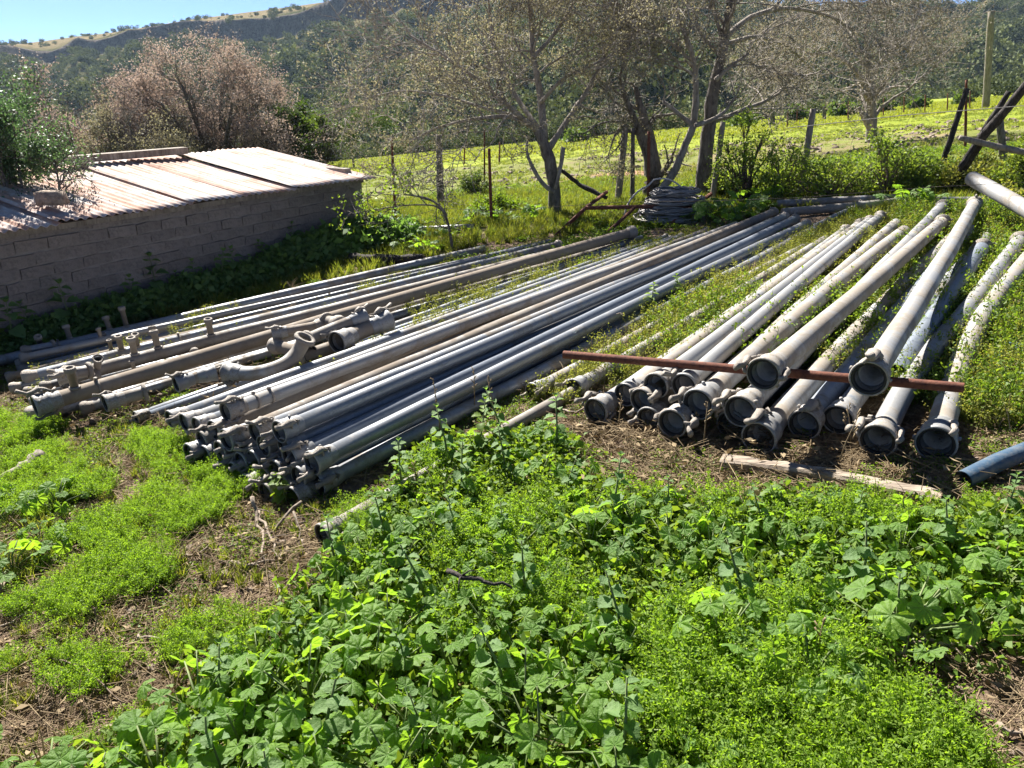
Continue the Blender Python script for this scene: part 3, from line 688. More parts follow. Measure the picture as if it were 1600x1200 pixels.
pipe((452, 716, .15), (1244, 342, .09), .080, 'blue', 'deep blue shaded galvanised pipe in the middle pile', 'bell', 'collar', roll=190, group=G3)
pipe((487, 724, .16), (1261, 350, .09), .078, 'galv', 'bright grey pipe over the lowest pipes with a long pale latch', 'bell', 'collar', roll=-100, hook=True, group=G3)
pipe((440, 757, .05), (1347, 319, .05), .074, 'blue', 'long pipe reaching past all others to the far right weeds', 'bell', 'collar', roll=20, group=G3)
pipe((496, 757, .05), (1277, 357, .05), .078, 'galv', 'lowest outer pipe of the middle pile, lying on the bare ground', 'bell', 'collar', roll=-130, group=G3)
pipe((295, 708, .09), (1080, 385, .04), .07, 'alu', 'leftmost open pipe mouth in the lower row of the middle pile', 'bell', None, roll=80, hook=False, group=G3)
pipe((320, 711, .08), (1120, 372, .04), .07, 'tan', 'wide brown pipe mouth without gasket in the lower row', 'bell', None, roll=100, latch=False, group=G3)
pipe((343, 704, .12), (1160, 362, .04), .07, 'galv', 'smooth cup shaped pipe mouth beside the wide brown one', 'bell', None, latch=False, hook=False, group=G3)
pipe((382, 703, .12), (1190, 356, .04), .072, 'galv', 'pipe mouth half covered by a latch in the heart of the middle pile', 'bell', None, roll=40, group=G3)
pipe((366, 738, .05), (1180, 364, .04), .072, 'blue', 'ground level pipe with a dark hooked latch under the lower row', 'bell', None, roll=-160, group=G3)
pipe((412, 745, .05), (1215, 356, .04), .072, 'galv', 'dusty ground level pipe mouth tangled with latches and sticks', 'bell', None, roll=15, group=G3)
pipe((395, 720, .10), (1200, 350, .06), .072, 'blue', 'dark recessed pipe behind the tangled latches of the middle pile', 'bell', None, roll=-40, group=G3)
pipe((430, 735, .09), (1230, 352, .06), .072, 'galv', 'recessed pipe just left of the bright pipe with the long latch', 'bell', None, roll=150, group=G3)

for (nx, ny, h, fx, fy, mt, lb, rl) in [
    (346, 737, .035, 1150, 366, 'galv', 'small mouth low on the ground under the wide brown one', 30), (386, 757, .035, 1170, 368, 'blue', 'dark mouth on the ground below the tangled latches', 70),
    (415, 771, .03, 1205, 362, 'tan', 'lowest dusty mouth at the front corner of the middle pile', -20), (458, 778, .03, 1250, 366, 'galv', 'half shaded mouth just left of the lowest outer pipe', 130),
    (376, 722, .09, 1175, 360, 'alu', 'pale mouth in the second row of the middle pile', -70), (444, 700, .17, 1225, 345, 'galv', 'mouth tucked beneath the topmost grey pipe', 100),
    (314, 688, .13, 1100, 378, 'tan', 'dusty mouth wedged between the two rows at the left', 150), (398, 676, .22, 1200, 345, 'galv', 'mouth lying just left of the topmost grey pipe', 20),
    (465, 745, .10, 1255, 356, 'blue', 'blue shaded mouth under the bright grey pipe', -60)]:
    pipe((nx, ny, h), (fx, fy, .04), .07, mt, lb, 'bell', None, roll=rl, group=G3)
for (nx, ny, h, fx, fy, lb) in [(46, 630, .10, 940, 386, 'bulb ended pipe just behind the mouth of the thick brown pipe'), (62, 606, .12, 920, 384, 'bulb ended pipe on top of the thin pipes at the far left'), (8, 590, .08, 860, 388, 'bulb ended pipe reaching the left edge of the photo'), (80, 646, .06, 970, 388, 'bulb ended pipe under the lowest front pipe of the left pile'), (30, 560, .12, 840, 384, 'bulb ended pipe resting over the outermost grey pipe')]:
    pipe((nx, ny, h), (fx, fy, .04), .052, rnd.choice(('galv', 'alu', 'tan')), lb, 'ball', None, group=G1, risers=[(rnd.uniform(.2, .8), 'riser', rnd.uniform(-40, 40))])

# ---- lone pipe half buried in the leaves
pipe((503, 836, .045), (1235, 425, .04), .066, 'tan', 'lone pipe half hidden by leaves, its brown flared mouth on bare soil', 'bell', None, roll=100, hook=False, group='pipes lying alone in the weeds')
pipe((832, 612, .045), (1262, 384, .04), .07, 'alu', 'weed covered pipe with a small dark mouth below the left end of the rusty rod', 'bell', None, roll=70, group='pipes lying alone in the weeds')

# ---- right pile: wide pipes with round mouths facing the camera
G4 = 'wide pipes of the right pile'
ROD = .27
pipe((897, 607, .06), (1290, 374, 0.08), .075, 'alu', 'small mouthed pipe at the far left of the right pile, with a pale latch', 'bell', None, roll=-80, hook=False, group=G4)
pipe((930, 642, .075), (1322, 360, 0.10), .092, 'alu', 'leftmost wide mouth on the ground with a crumpled latch across it', 'bell', 'collar', roll=-50, group=G4)
pipe((977, 617, .12), (1345, 350, 0.10), .085, 'alu', 'mouth behind and above the leftmost wide one, latch missing', 'bell', 'collar', latch=False, hook=False, group=G4)
pipe((1002, 626, .13), (1352, 356, 0.08), .085, 'tan', 'tilted mouth half buried in dry stalks left of centre', 'bell', None, roll=60, group=G4)
pipe((1013, 655, .06), (1362, 350, 0.08), .085, 'tan', 'brown lined mouth on the ground behind tangled dry stalks', 'bell', None, roll=80, group=G4)
pipe((1024, 603, .19), (1360, 345, 0.11), .090, 'alu', 'upper mouth with a clean dark gasket left of centre', 'bell', 'collar', roll=-110, hook=False, group=G4)
pipe((1050, 662, .10), (1400, 350, 0.10), .098, 'alu', 'low centre mouth with its latch on the left side', 'bell', None, roll=85, group=G4)
pipe((1068, 603, .19), (1376, 338, 0.11), .088, 'alu', 'upper mouth with a rusty inside and a latch poking over it', 'bell', 'collar', roll=-50, group=G4)
pipe((1090, 632, .17), (1412, 362, 0.12), .104, 'alu', 'wide mouth in the centre of the pile with a stubby latch on its right', 'bell', None, roll=-75, group=G4)
pipe((1142, 664, .06), (1440, 380, 0.08), .098, 'galv', 'shadowed mouth sunk behind two wider mouths right of centre', 'bell', None, roll=170, latch=False, group=G4)
pipe((1156, 643, .16), (1474, 322, 0.14), .104, 'alu', 'wide mouth right of centre with two latches crossing beside it', 'bell', 'collar', roll=-60, group=G4)
pipe((1185, 685, .07), (1490, 372, 0.10), .108, 'alu', 'lowest wide mouth of the right pile, gasket ring complete', 'bell', None, roll=-15, group=G4)
pipe((1192, 585, ROD + .09), (1473, 346, .16), .102, 'alu', 'raised pipe resting on the rusty rod, the left one of two', 'bell', 'collar', roll=-70, group=G4)
pipe((1256, 664, .075), (1515, 360, 0.11), .100, 'blue', 'mouth with a latch standing straight up inside its ring', 'bell', None, roll=10, group=G4)
pipe((1309, 656, .075), (1542, 372, 0.10), .098, 'galv', 'mouth hidden behind bent dry stalks at the right of the row', 'bell', None, roll=-30, latch=False, hook=False, group=G4)
pipe((1357, 592, ROD + .09), (1523, 318, .20), .104, 'alu', 'raised pipe resting on the rusty rod, the right one, latch at top of mouth', 'bell', 'collar', roll=0, hook=False, group=G4)
pipe((1400, 585, .10), (1536, 385, 0.14), .104, 'blue', 'pipe lying low in shade to the right of the raised pipe', None, 'collar', group=G4)
pipe((1371, 689, .075), (1594, 374, 0.14), .104, 'alu', 'bent pipe passing under the rusty rod, second mouth from the right', 'bell', 'collar', roll=-60, mids=[(1432, 575, .08), (1520, 480, .10)], group=G4)
pipe((1462, 694, .075), (1660, 340, 0.14), .110, 'alu', 'rightmost kinked pipe, its mouth leaning out of the weeds', 'bell', None, roll=-160, mids=[(1492, 565, .08), (1535, 480, .10)], group=G4)
# rusty rod
pr0 = S(881, 554, ROD); pr1 = S(1506, 606, ROD)
b = MB(); n0 = pr1 - pr0
b.tube([Vector((0, 0, 0)), n0 * .5, n0], .021, 18, False); b.tube([n0, n0 * .5, Vector((0, 0, 0))], .017, 18, False)
tag(obj('rusty_rod', b, M['rust'], loc=pr0), 'long rusty brown steel tube laid across the right pile of pipes', 'steel tube')
# far pipes behind the piles
G5 = 'pipes lying across behind the piles'
pipe((1214, 318, .08), (1398, 309, .08), .08, 'galv', 'rear pipe lying crosswise behind the pile, the further of two', None, None, group=G5)
pipe((1222, 332, .06), (1400, 316, .06), .09, 'alu', 'crosswise pipe just behind the far ends of the middle pile', None, None, group=G5)
pipe((1462, 315, .07), (1680, 312, .07), .09, 'galv', 'crosswise pipe under the raised sloping pipe at the right edge', None, None, group=G5)
pipe((592, 361, .05), (742, 354, .05), .07, 'alu', 'pale rail lying in the grass to the right of the shed corner', None, None, group=None)
# raised sloping pipe at the right edge, end resting on the burnt post
a0 = PD(1519, 279, 7.0); a1 = PD(1760, 425, 4.7)
pipe(a0, a1, .125, 'alu', 'thick pale pipe sloping up at the right edge, leaning on a burnt post', None, None, group=None, name='leaning_pipe')

# ---- loose fittings lying on the left pile
def fitting(name, label, pts, r, mat='tan', k=16, ends=('bell', 'bell'), rolls=(0, 90)):
    P = [S(*p) for p in pts]; o = P[0]
    Q = [P[0]]
    for i in range(len(P) - 1):
        for q in range(1, 5): Q.append(P[i].lerp(P[i + 1], q / 4))
    for _ in range(3): Q = [Q[0]] + [(Q[i - 1] + 2 * Q[i] + Q[i + 1]) / 4 for i in range(1, len(Q) - 1)] + [Q[-1]]
    root = thing(name, label, 'pipe fitting', o, 0, 'loose pipe fittings on the left pile')
    L = [q - o for q in Q]; b = MB(); b.tube(L, r, k, False); b.tube(L[::-1], r * .9, k, False); obj('body', b, M[mat], root)
    for e, rl, p, d in ((ends[0], rolls[0], L[0], L[1] - L[0]), (ends[1], rolls[1], L[-1], L[-2] - L[-1])):
        Mx = frame_at(p - d.normalized() * r * .8, d, R(rl)) @ Matrix.Scale(r, 4)
        if e == 'bell':
            link('coupler', K['coupler'], root, M=Mx); link('gasket', K['gasket'], root, M=Mx); link('latch', rnd.choice(K['latch']), root, M=Mx)
        elif e == 'ring':
            b = MB(); b.lathe([(0, 1.0), (0, 1.45), (.3, 1.55), (.6, 1.45), (.7, 1.05)], 20, True); link('flange', b.mesh('flange', M['cast']), root, M=Mx)
        elif e == 'ball': link('bulb', K['ball'], root, M=Mx)
    return root
fitting('elbow_fitting', 'smooth pale elbow curving up to a flange on the left pile', [(362, 582, .18), (400, 585, .18), (445, 572, .19), (466, 550, .24), (474, 534, .30)], .042, 'alu', ends=('bell', 'ring'), rolls=(150, 0))
fitting('wide_fitting', 'fitting with a wide dark mouth facing the camera beside the elbow', [(533, 532, .20), (560, 520, .20), (600, 503, .22)], .050, 'tan', ends=('bell', 'bell'), rolls=(-60, 20))
fitting('branch_fitting', 'long dusty fitting ending in a ribbed coupler above the elbow', [(485, 528, .25), (520, 513, .26), (565, 496, .28)], .036, 'tan', ends=('ring', 'bell'), rolls=(0, 10))
fitting('clamp_fitting', 'small fitting with a latch ring at its left end, furthest back', [(432, 520, .24), (465, 515, .24), (500, 508, .22)], .032, 'tan', ends=('bell', 'ball'), rolls=(30, 0))
fitting('hooked_fitting', 'short fitting with a curled hook lying under the elbow', [(430, 540, .16), (450, 545, .16), (480, 552, .15)], .04, 'tan', ends=('ball', 'bell'), rolls=(0, -150))
fitting('short_fitting', 'stub of pipe between the elbow and the wide mouthed fitting', [(470, 560, .13), (500, 550, .13), (535, 538, .14)], .045, 'tan', ends=('ring', 'ring'))
fitting('flange_fitting', 'round flange seen face on behind the long dusty fitting', [(513, 502, .24), (530, 505, .24)], .038, 'tan', ends=('ring', 'ball'))

fitting('loose_coupler', 'loose coupler lying over the left ends of the upper brown pipes', [(98, 588, .22), (118, 583, .22), (135, 580, .21)], .036, 'tan', ends=('bell', 'ring'), rolls=(60, 0))
fitting('loose_coupler', 'short latch coupler lying on the lowest front pipe of the left pile', [(172, 628, .14), (195, 621, .14), (222, 614, .14)], .036, 'tan', ends=('bell', 'ring'), rolls=(-40, 0))
fitting('bulb_fitting', 'bulb ended stub lying over the outermost grey pipe at the far left', [(38, 548, .14), (62, 543, .14), (80, 540, .13)], .028, 'galv', ends=('ball', 'ring'))
fitting('latch_fitting', 'coupler with an upright latch behind the smooth elbow', [(282, 598, .2), (305, 590, .2), (330, 584, .2)], .034, 'tan', ends=('bell', 'bell'), rolls=(0, 90))
fitting('stub_fitting', 'stub standing among the risers of the left pile', [(150, 590, .16), (152, 575, .20), (153, 562, .27)], .022, 'tan', ends=('ball', 'ring'))

# ================================================================== OTHER THINGS ON THE GROUND
def lump(P, rr, k=9, jit=.18, seed=1, squash=None):
    r = random.Random(seed); b = MB(); Q = []; Rr = []
    for i in range(len(P) - 1):
        for q in range(6): Q.append(Vector(P[i]).lerp(Vector(P[i + 1]), q / 6)); Rr.append(rr[i] + (rr[i + 1] - rr[i]) * q / 6)
    Q.append(Vector(P[-1])); Rr.append(rr[-1])
    b.tube([q + Vector((r.uniform(-1, 1), r.uniform(-1, 1), r.uniform(-1, 1))) * rr[0] * jit for q in Q], [x * r.uniform(1 - jit, 1 + jit) for x in Rr], k, squash=squash)
    return b
def put(name, mb_pts, rr, mat, label, cat, **kw):
    o = S(*mb_pts[0]); P = [S(*p) - o for p in mb_pts]
    return tag(obj(name, lump(P, rr, **kw), M[mat], loc=o), label, cat)
# board lying before the right pile
q0 = S(1128, 722, .03); q1 = S(1290, 742, .03); q2 = S(1470, 778, .02); b = MB()
def plank(name, pts, w, h, mat, label, cat, seed=0, tw=0):
    r = random.Random(seed); P = [S(*p) if not isinstance(p, Vector) else p for p in pts]; o = P[0]; Q = []
    for i in range(len(P) - 1):
        for q in range(8): Q.append(P[i].lerp(P[i + 1], q / 8) - o)
    Q.append(P[-1] - o); d = (Q[-1] - Q[0]).normalized(); y = Vector((0, 0, 1)).cross(d).normalized(); z = d.cross(y); V = []
    for q in Q:
        for (a, c_) in ((-1, -1), (1, -1), (1, .6), (.7, 1), (-.7, 1), (-1, .6)):
            V.append(q + y * (a * w / 2 * r.uniform(.88, 1.06)) + z * (c_ * h / 2 * r.uniform(.8, 1.1)))
    n = len(Q); F = [(i * 6 + j, i * 6 + (j + 1) % 6, (i + 1) * 6 + (j + 1) % 6, (i + 1) * 6 + j) for i in range(n - 1) for j in range(6)] + [tuple(range(5, -1, -1)), tuple((n - 1) * 6 + j for j in range(6))]
    b = MB(); b.add(V, F); return tag(obj(name, b, M[mat], loc=o, smooth=False), label, cat)
plank('wooden_board', [(1128, 720, .03), (1290, 742, .03), (1470, 778, .02)], .075, .045, 'logwood', 'pale split wooden board lying in front of the right pile of pipes', 'board', 3)
plank('short_board', [(1500, 612, .03), (1582, 624, .03)], .05, .04, 'greywood', 'short grey board at the right end of the rusty rod', 'board', 4)
put('weathered_log', [(-5, 752, .03), (30, 735, .04), (64, 712, .05)], [.022, .028, .04], 'greywood', 'short dark log with a sawn knob end lying at the left edge', 'log', seed=4)
put('fallen_log', [(548, 405, .05), (590, 404, .06), (662, 404, .05)], [.05, .055, .045], 'burnt', 'dark fallen log in the grass just behind the left pile', 'log', seed=5)
put('brown_brick_bit', [(-6, 917, .02), (10, 917, .02)], [.022, .02], 'rock', 'orange brown stone at the left edge among weeds', 'stone', seed=8, k=7)
put('grey_stone', [(622, 378, .03), (645, 376, .03)], [.05, .04], 'rock', 'pale stone in the grass behind the thin grey pipe ends', 'stone', seed=9, k=8)
b = MB(); o = S(1505, 750, .04); P = [S(1505, 750, .04) - o, S(1560, 722, .05) - o, S(1640, 690, .06) - o]
b.tube(P, .036, 20, False); b.tube(P[::-1], .032, 20, False)
tag(obj('blue_pipe', b, M['bluepvc'], loc=o), 'faded blue plastic pipe with an open broken end at the right edge', 'pipe')
plank('blue_sheet', [(1552, 540, .03), (1620, 612, .04)], .16, .012, 'bluepaint', 'flaking blue sheet lying in shade right of the kinked pipe', 'sheet', 6)
plank('pale_sheet', [(1582, 536, .05), (1640, 566, .05)], .10, .012, 'bluepaint', 'small pale blue scrap above the larger blue sheet', 'sheet', 7)
# rusty tube frame leaning behind the piles
fr = thing('rusty_tube_rack', 'rusty welded tube frame leaning in the grass behind the piles', 'metal frame', S(868, 368, .0))
def bar(pts, r, mat, root, name, k=10, jit=0):
    b = MB(); b.tube([p - root.location for p in pts], r, k); return obj(name, b, M[mat], root)
fy = S(868, 368, 0).y
f1 = [S(868, 369, .0), PD(915, 325, 8.6), PD(948, 300, 9.2)]; f2 = [S(1040, 357, .0), PD(1075, 330, 8.6), PD(1111, 303, 9.2)]; f3 = [S(940, 372, .0), PD(993, 323, 8.6)]
bar(f1, .022, 'rust', fr, 'upright'); bar(f2, .024, 'rust', fr, 'upright'); bar(f3, .02, 'rust', fr, 'upright')
bar([PD(915, 325, 8.6), PD(1085, 321, 8.6)], .022, 'rust', fr, 'crossbar')
for px in (940, 965, 1000, 1030, 1055): bar([PD(px, 321, 8.6), PD(px + 1, 328, 8.6)], .008, 'rust', fr, 'stub', 6)
# coil of old wire
co = S(1052, 345, 0); cr = thing('wire_coil', 'big tangled coil of grey wire and hose with one loop arching up', 'coil', co)
for part in range(4):
    b = MB(); r = random.Random(part); P = []
    for k in range(260):
        a = k * .35 + part; rr = .34 + .06 * math.sin(k * .11 + part) + r.uniform(-.015, .015); h = .05 + part * .09 + .03 * math.sin(a * 1.3 + part) + r.uniform(-.012, .012)
        rr *= (1 - .12 * part); P.append((rr * math.cos(a) * 1.1, rr * math.sin(a) * .8, h))
    b.tube(P, .0085, 5, False); obj('wire_turns', b, M['wire'], cr)
b = MB(); P = []
for a in np.linspace(0, math.pi, 22): P.append(PD(1035 - 60 * math.cos(a) * (1 if a < 1.57 else .8), 345 - 66 * math.sin(a) * (1 if a > 1.2 else .9), 8.75 + .2 * math.sin(a)) - co)
b.tube(P, .010, 6, False); obj('loop', b, M['poly'], cr)
# posts
def post(px, py, tpx, tpy, w, mat, label, name='fence_post', h0=0, Y2=None, k=8, jit=.12):
    a = S(px, py, 0); t = PD(tpx, tpy, Y2 or a.y); o = a; b = lump([Vector((0, 0, -.15)), Vector((0, 0, 0)), (t - a) * .5, t - a], [w, w, w * .95, w * .85], k, jit * .4, seed=int(px))
    return tag(obj(name, b, M[mat], loc=o), label, 'post', 'posts of the farm fence')
post(1248, 311, 1271, 170, .042, 'greywood', 'grey leaning fence post in front of the green bushes')
post(1113, 316, 1130, 190, .038, 'greywood', 'slim grey post leaning against the tall forked tree')
post(965, 318, 978, 195, .045, 'greywood', 'pale weathered post left of the split dark trunk')
post(688, 325, 685, 210, .045, 'bark', 'dark fence post left of the big spreading tree')
post(692, 322, 688, 240, .03, 'bark', 'short stake beside the dark fence post')
post(618, 348, 612, 215, .018, 'rust', 'thin iron fence rod just right of the shed corner')
post(768, 350, 764, 232, .02, 'rust', 'thin iron rod between the dark post and the big tree')
post(757, 300, 757, 200, .016, 'rust', 'thin iron fence rod rising behind the rod beside the big tree')
post(613, 262, 612, 252, .05, 'burnt', 'small burnt stump of a post beyond the shed corner')
post(1013, 318, 1014, 205, .022, 'rust', 'iron rod between the pale post and the split trunk')
post(988, 316, 989, 200, .03, 'bark', 'dark stake just right of the pale weathered post')
post(1540, 172, 1549, 17, .16, 'greywood', 'tall pale pole standing far off in the field at the right', 'utility_pole')
post(1288, 189, 1288, 166, .12, 'bark', 'short dark post in the field between the two trees at right')
post(1568, 250, 1560, 165, .05, 'bark', 'crooked grey post behind the burnt cross')
post(1508, 235, 1510, 125, .022, 'rust', 'thin rusty rod rising behind the burnt posts')
post(1461, 292, 1511, 138, .035, 'burnt', 'slanting charred stake left of the burnt cross')
# burnt cross: two heavy charred timbers
bx = thing('burnt_gatepost', 'two heavy charred timbers crossed like a fallen gatepost at the right edge', 'post', S(1482, 300, 0))
for w_, pts in ((.052, [S(1482, 301, 0), PD(1535, 215, 8.2), PD(1608, 128, 7.8)]), (.034, [PD(1500, 262, 8.2), PD(1540, 200, 8.25), PD(1577, 143, 8.2)])):
    b = lump([p - bx.location for p in pts], [w_ * .75, w_, w_ * .8], 7, .12, 5); obj('timber', b, M['burnt'], bx)
b = lump([PD(1499, 215, 8.05) - bx.location, PD(1545, 226, 8.0) - bx.location, PD(1625, 243, 7.8) - bx.location], [.03, .034, .034], 6, .08, 6); obj('crosspiece', b, M['greywood'], bx)
# far fence rods and the wires
for i, (px, py, tp) in enumerate([(1325, 190, 158), (1350, 186, 155), (1380, 184, 153), (1412, 180, 150), (1445, 178, 148), (1480, 175, 146), (1515, 172, 142), (1245, 194, 170), (1230, 200, 172), (780, 255, 222), (725, 258, 230)]):
    post(px, py, px + 1, tp, .035, 'rust', 'thin rod of the far fence crossing the green field', 'fence_rod', k=5)
fw = thing('fence_wires', 'thin slack wires of the fence strung between the old posts', 'wire', S(690, 322, 0))
for hh in (.25, .55, .85):
    P = []
    for (px, py) in ((560, 352), (618, 346), (688, 325), (768, 330), (965, 316), (1113, 314), (1248, 309), (1461, 292), (1600, 285)): P.append(S(px, py, hh) - fw.location)
    b = MB(); b.tube(P, .0013, 4, False); obj('wire', b, M['burnt'], fw)
fw2 = thing('field_fence_wires', 'thin wires of the far fence across the green field', 'wire', S(1325, 190, 0))
for hh in (.3, .7, 1.1):
    P = [S(px, py, hh) - fw2.location for (px, py) in ((1230, 200), (1325, 190), (1412, 180), (1515, 172), (1640, 162))]; b = MB(); b.tube(P, .003, 4, False); obj('wire', b, M['wire'], fw2)

# ================================================================== TREES
def unit(v): return v / (np.linalg.norm(v) + 1e-9)
def grow(b, pts, r, p, d, L, rad, lvl, o):
    n = 5 if lvl > 0 else 4; P = [p]; q = p; dd = d
    for i in range(n):
        dd = unit(dd + r.normal(0, o['wob'], 3) + np.array([0, 0, o['up']]) * (.5 + i * .2)); q = q + dd * L / n; P.append(q)
    ra = np.linspace(rad, rad * .4, n + 1)
    b.tube(P, ra, 7 if lvl >= 2 else (4 if lvl == 1 else 3), False)
    if lvl <= o.get('leaflvl', 0):
        for i in range(1, n + 1): pts.append((P[i], P[i] - P[i - 1]))
    if lvl > 0:
        for k in range(o['kids'][lvl - 1]):
            f = r.uniform(.25, 1.0) if k else 1.0; i = min(int(f * n), n - 1); s = P[i] + (P[i + 1] - P[i]) * (f * n - i)
            a = unit(P[i + 1] - P[i]); e = r.normal(size=3); e = unit(e - a * (e @ a)); an = r.uniform(.45, 1.1)
            grow(b, pts, r, s, unit(a * math.cos(an) + e * math.sin(an)), L * r.uniform(.5, .8), max(rad * .42 * r.uniform(.7, 1.1), .0045), lvl - 1, o)
def tree(name, label, cat, base, limbs, leafmat, o, seed, bark='bark', group=None):
    """limbs: list of (points, radii, sub-branch count, sub level, length, material)"""
    r = np.random.default_rng(seed); root = thing(name, label, cat, base, 0, group); bb = np.array(base)
    tb = MB(); pts = []; bb2 = MB()
    for li, (P, rr, cnt, lvl, ln) in enumerate(limbs):
        Q = [Vector(P[0])]; 
        for i in range(len(P) - 1):
            for q in range(1, 5): Q.append(Vector(P[i]).lerp(Vector(P[i + 1]), q / 4))
        for _ in range(2): Q = [Q[0]] + [(Q[i - 1] + 2 * Q[i] + Q[i + 1]) / 4 for i in range(1, len(Q) - 1)] + [Q[-1]]
        Q = [np.array(q) - bb + r.normal(0, 1, 3) * rr[0] * .045 for q in Q]; n = len(Q)
        ra = np.interp(np.linspace(0, 1, n), np.linspace(0, 1, len(rr)), rr) * r.uniform(.93, 1.07, n)
        (tb if li < o.get('ntrunk', 1) else bb2).tube(Q, ra, 12 if rr[0] > .05 else 8)
        for k in range(cnt):
            f = r.uniform(o.get('from', .25), 1) if k else 1.0; i = min(int(f * (n - 1)), n - 2); s = Q[i] + (Q[i + 1] - Q[i]) * (f * (n - 1) - i)
            a = unit(Q[i + 1] - Q[i]); e = r.normal(size=3); e = unit(e - a * (e @ a)); an = r.uniform(.4, 1.2)
            grow(bb2, pts, r, s, unit(a * math.cos(an) + e * math.sin(an)), ln * r.uniform(.6, 1.2), max(ra[i] * .4, .006), lvl, o)
    obj('trunk', tb, M[bark], root)
    if bb2.n: obj('branches', bb2, M[o.get('bbark', bark)], root)
    if pts and leafmat:
        c = np.array([p for p, _ in pts]); m = o['leaves']; cs_ = o.get('clump', 1.6); wt = fbm(c[:, 0] * cs_ + c[:, 1] * .7, c[:, 2] * cs_ + c[:, 1] * 1.1, seed + 5, 3); wt = np.clip((wt - .36) * 5, .03, 1) ** 1.5; i = r.choice(len(c), m, p=wt / wt.sum())
        cc = c[i] + r.normal(0, o['lspread'], (m, 3))
        lb = MB(); cl = np.clip(.5 + (fbm(cc[:, 0] * 2.2, cc[:, 2] * 2.2, seed, 3) - .5) * 2 + r.normal(0, .22, m), 0, 1)
        mats = leafmat if isinstance(leafmat, list) else [leafmat]
        if len(mats) == 1: lb.leaves(cc, o['lsize'], o['lsize'] * .55, r, tint=np.repeat(cl, 4)); obj('crown', lb, M[mats[0]], root)
        else:
            g = o['pick'](cc + bb) + r.normal(0, .15, m) > .5
            for s_, mm in ((~g, mats[0]), (g, mats[1])):
                lb = MB(); lb.leaves(cc[s_], o['lsize'], o['lsize'] * .55, r, tint=np.repeat(cl[s_], 4)); obj('crown', lb, M[mm], root)
    print('TREE', name, len(pts)); return root
def px_pts(lst, Y): return [PD(p[0], p[1], Y + (p[2] if len(p) > 2 else 0)) for p in lst]

# big spreading tree behind the left pile
B1 = S(867, 336, 0); Y = B1.y
o1 = dict(wob=.22, up=.05, kids=(6, 5, 4), leaves=28000, lspread=.03, lsize=.031, bbark='barkpale', ntrunk=1)
L1 = [([B1 - Vector((0, 0, .1)), *px_pts([(867, 330), (865, 285), (857, 238), (838, 200)], Y)], (.095, .08, .075, .07, .055), 0, 0, 0),
      (px_pts([(840, 203), (812, 182, -.2), (770, 142, -.4), (705, 95, -.5), (640, 55, -.6)], Y), (.045, .03, .022, .012), 15, 2, .85),
      (px_pts([(850, 215), (845, 150, .2), (833, 90, .3), (830, 35, .4), (822, -30, .5)], Y), (.05, .04, .03, .018), 16, 2, .9),
      (px_pts([(840, 200), (805, 150, .4), (775, 90, .6), (765, 20, .8), (760, -30, .8)], Y), (.035, .028, .02, .01), 13, 2, .85),
      (px_pts([(858, 232), (885, 190, .2), (922, 135, .4), (955, 65, .5), (985, 0, .6)], Y), (.04, .03, .02, .012), 14, 2, .85),
      (px_pts([(838, 203), (800, 180, -.2), (735, 186, -.4), (680, 200, -.5), (640, 222, -.5)], Y), (.03, .024, .016, .01), 13, 2, .7),
      (px_pts([(815, 183), (760, 170, .3), (700, 150, .6), (630, 140, .8), (585, 150, .9)], Y), (.025, .02, .014, .01), 13, 2, .75),
      (px_pts([(833, 90), (870, 50, .3), (905, -10, .5)], Y), (.03, .02, .012), 9, 2, .7),
      (px_pts([(845, 160), (880, 120, -.2), (930, 100, -.3), (965, 80, -.4)], Y), (.025, .016, .01), 8, 2, .6),
      (px_pts([(866, 300), (848, 288), (832, 262), (823, 240), (824, 215)], Y - .05), (.03, .026, .02, .014), 3, 1, .4),
      (px_pts([(868, 295), (876, 262), (880, 230)], Y - .12), (.022, .024, .028), 0, 0, 0)]
tree('spreading_tree', 'grey barked tree with a wide forked crown of sparse olive leaves, right of the shed', 'tree', B1, L1, 'oliveleaf', o1, 3)
put('fallen_branch', [(872, 262, .55), (905, 288, .3), (948, 309, .12)], [.022, .03, .025], 'burnt', 'dark fallen branch slanting down from the spreading tree to the rusty frame', 'branch', seed=12)
# dark split trunk, broken top
B2 = S(1020, 312, 0); Y = B2.y
o2 = dict(wob=.28, up=0, kids=(4, 3, 3), leaves=2500, lspread=.05, lsize=.03)
L2 = [([B2 - Vector((0, 0, .1)), *px_pts([(1020, 308), (1020, 262), (1014, 215), (1003, 172), (992, 135)], Y)], (.15, .125, .115, .08, .05, .03), 5, 1, .5),
      (px_pts([(1017, 255), (1004, 222), (990, 185, -.1), (976, 150, -.2), (968, 118, -.3)], Y), (.06, .05, .035, .02), 8, 1, .6),
      (px_pts([(976, 190, -.2), (940, 190, -.4), (905, 214, -.5)], Y), (.018, .012, .006), 7, 1, .5),
      (px_pts([(985, 180), (962, 206, -.2), (948, 250, -.3)], Y), (.02, .014, .006), 4, 1, .4)]
tree('split_trunk_tree', 'thick dark split tree trunk with a broken top and bare twigs', 'tree', B2, L2, 'oliveleaf', o2, 5)
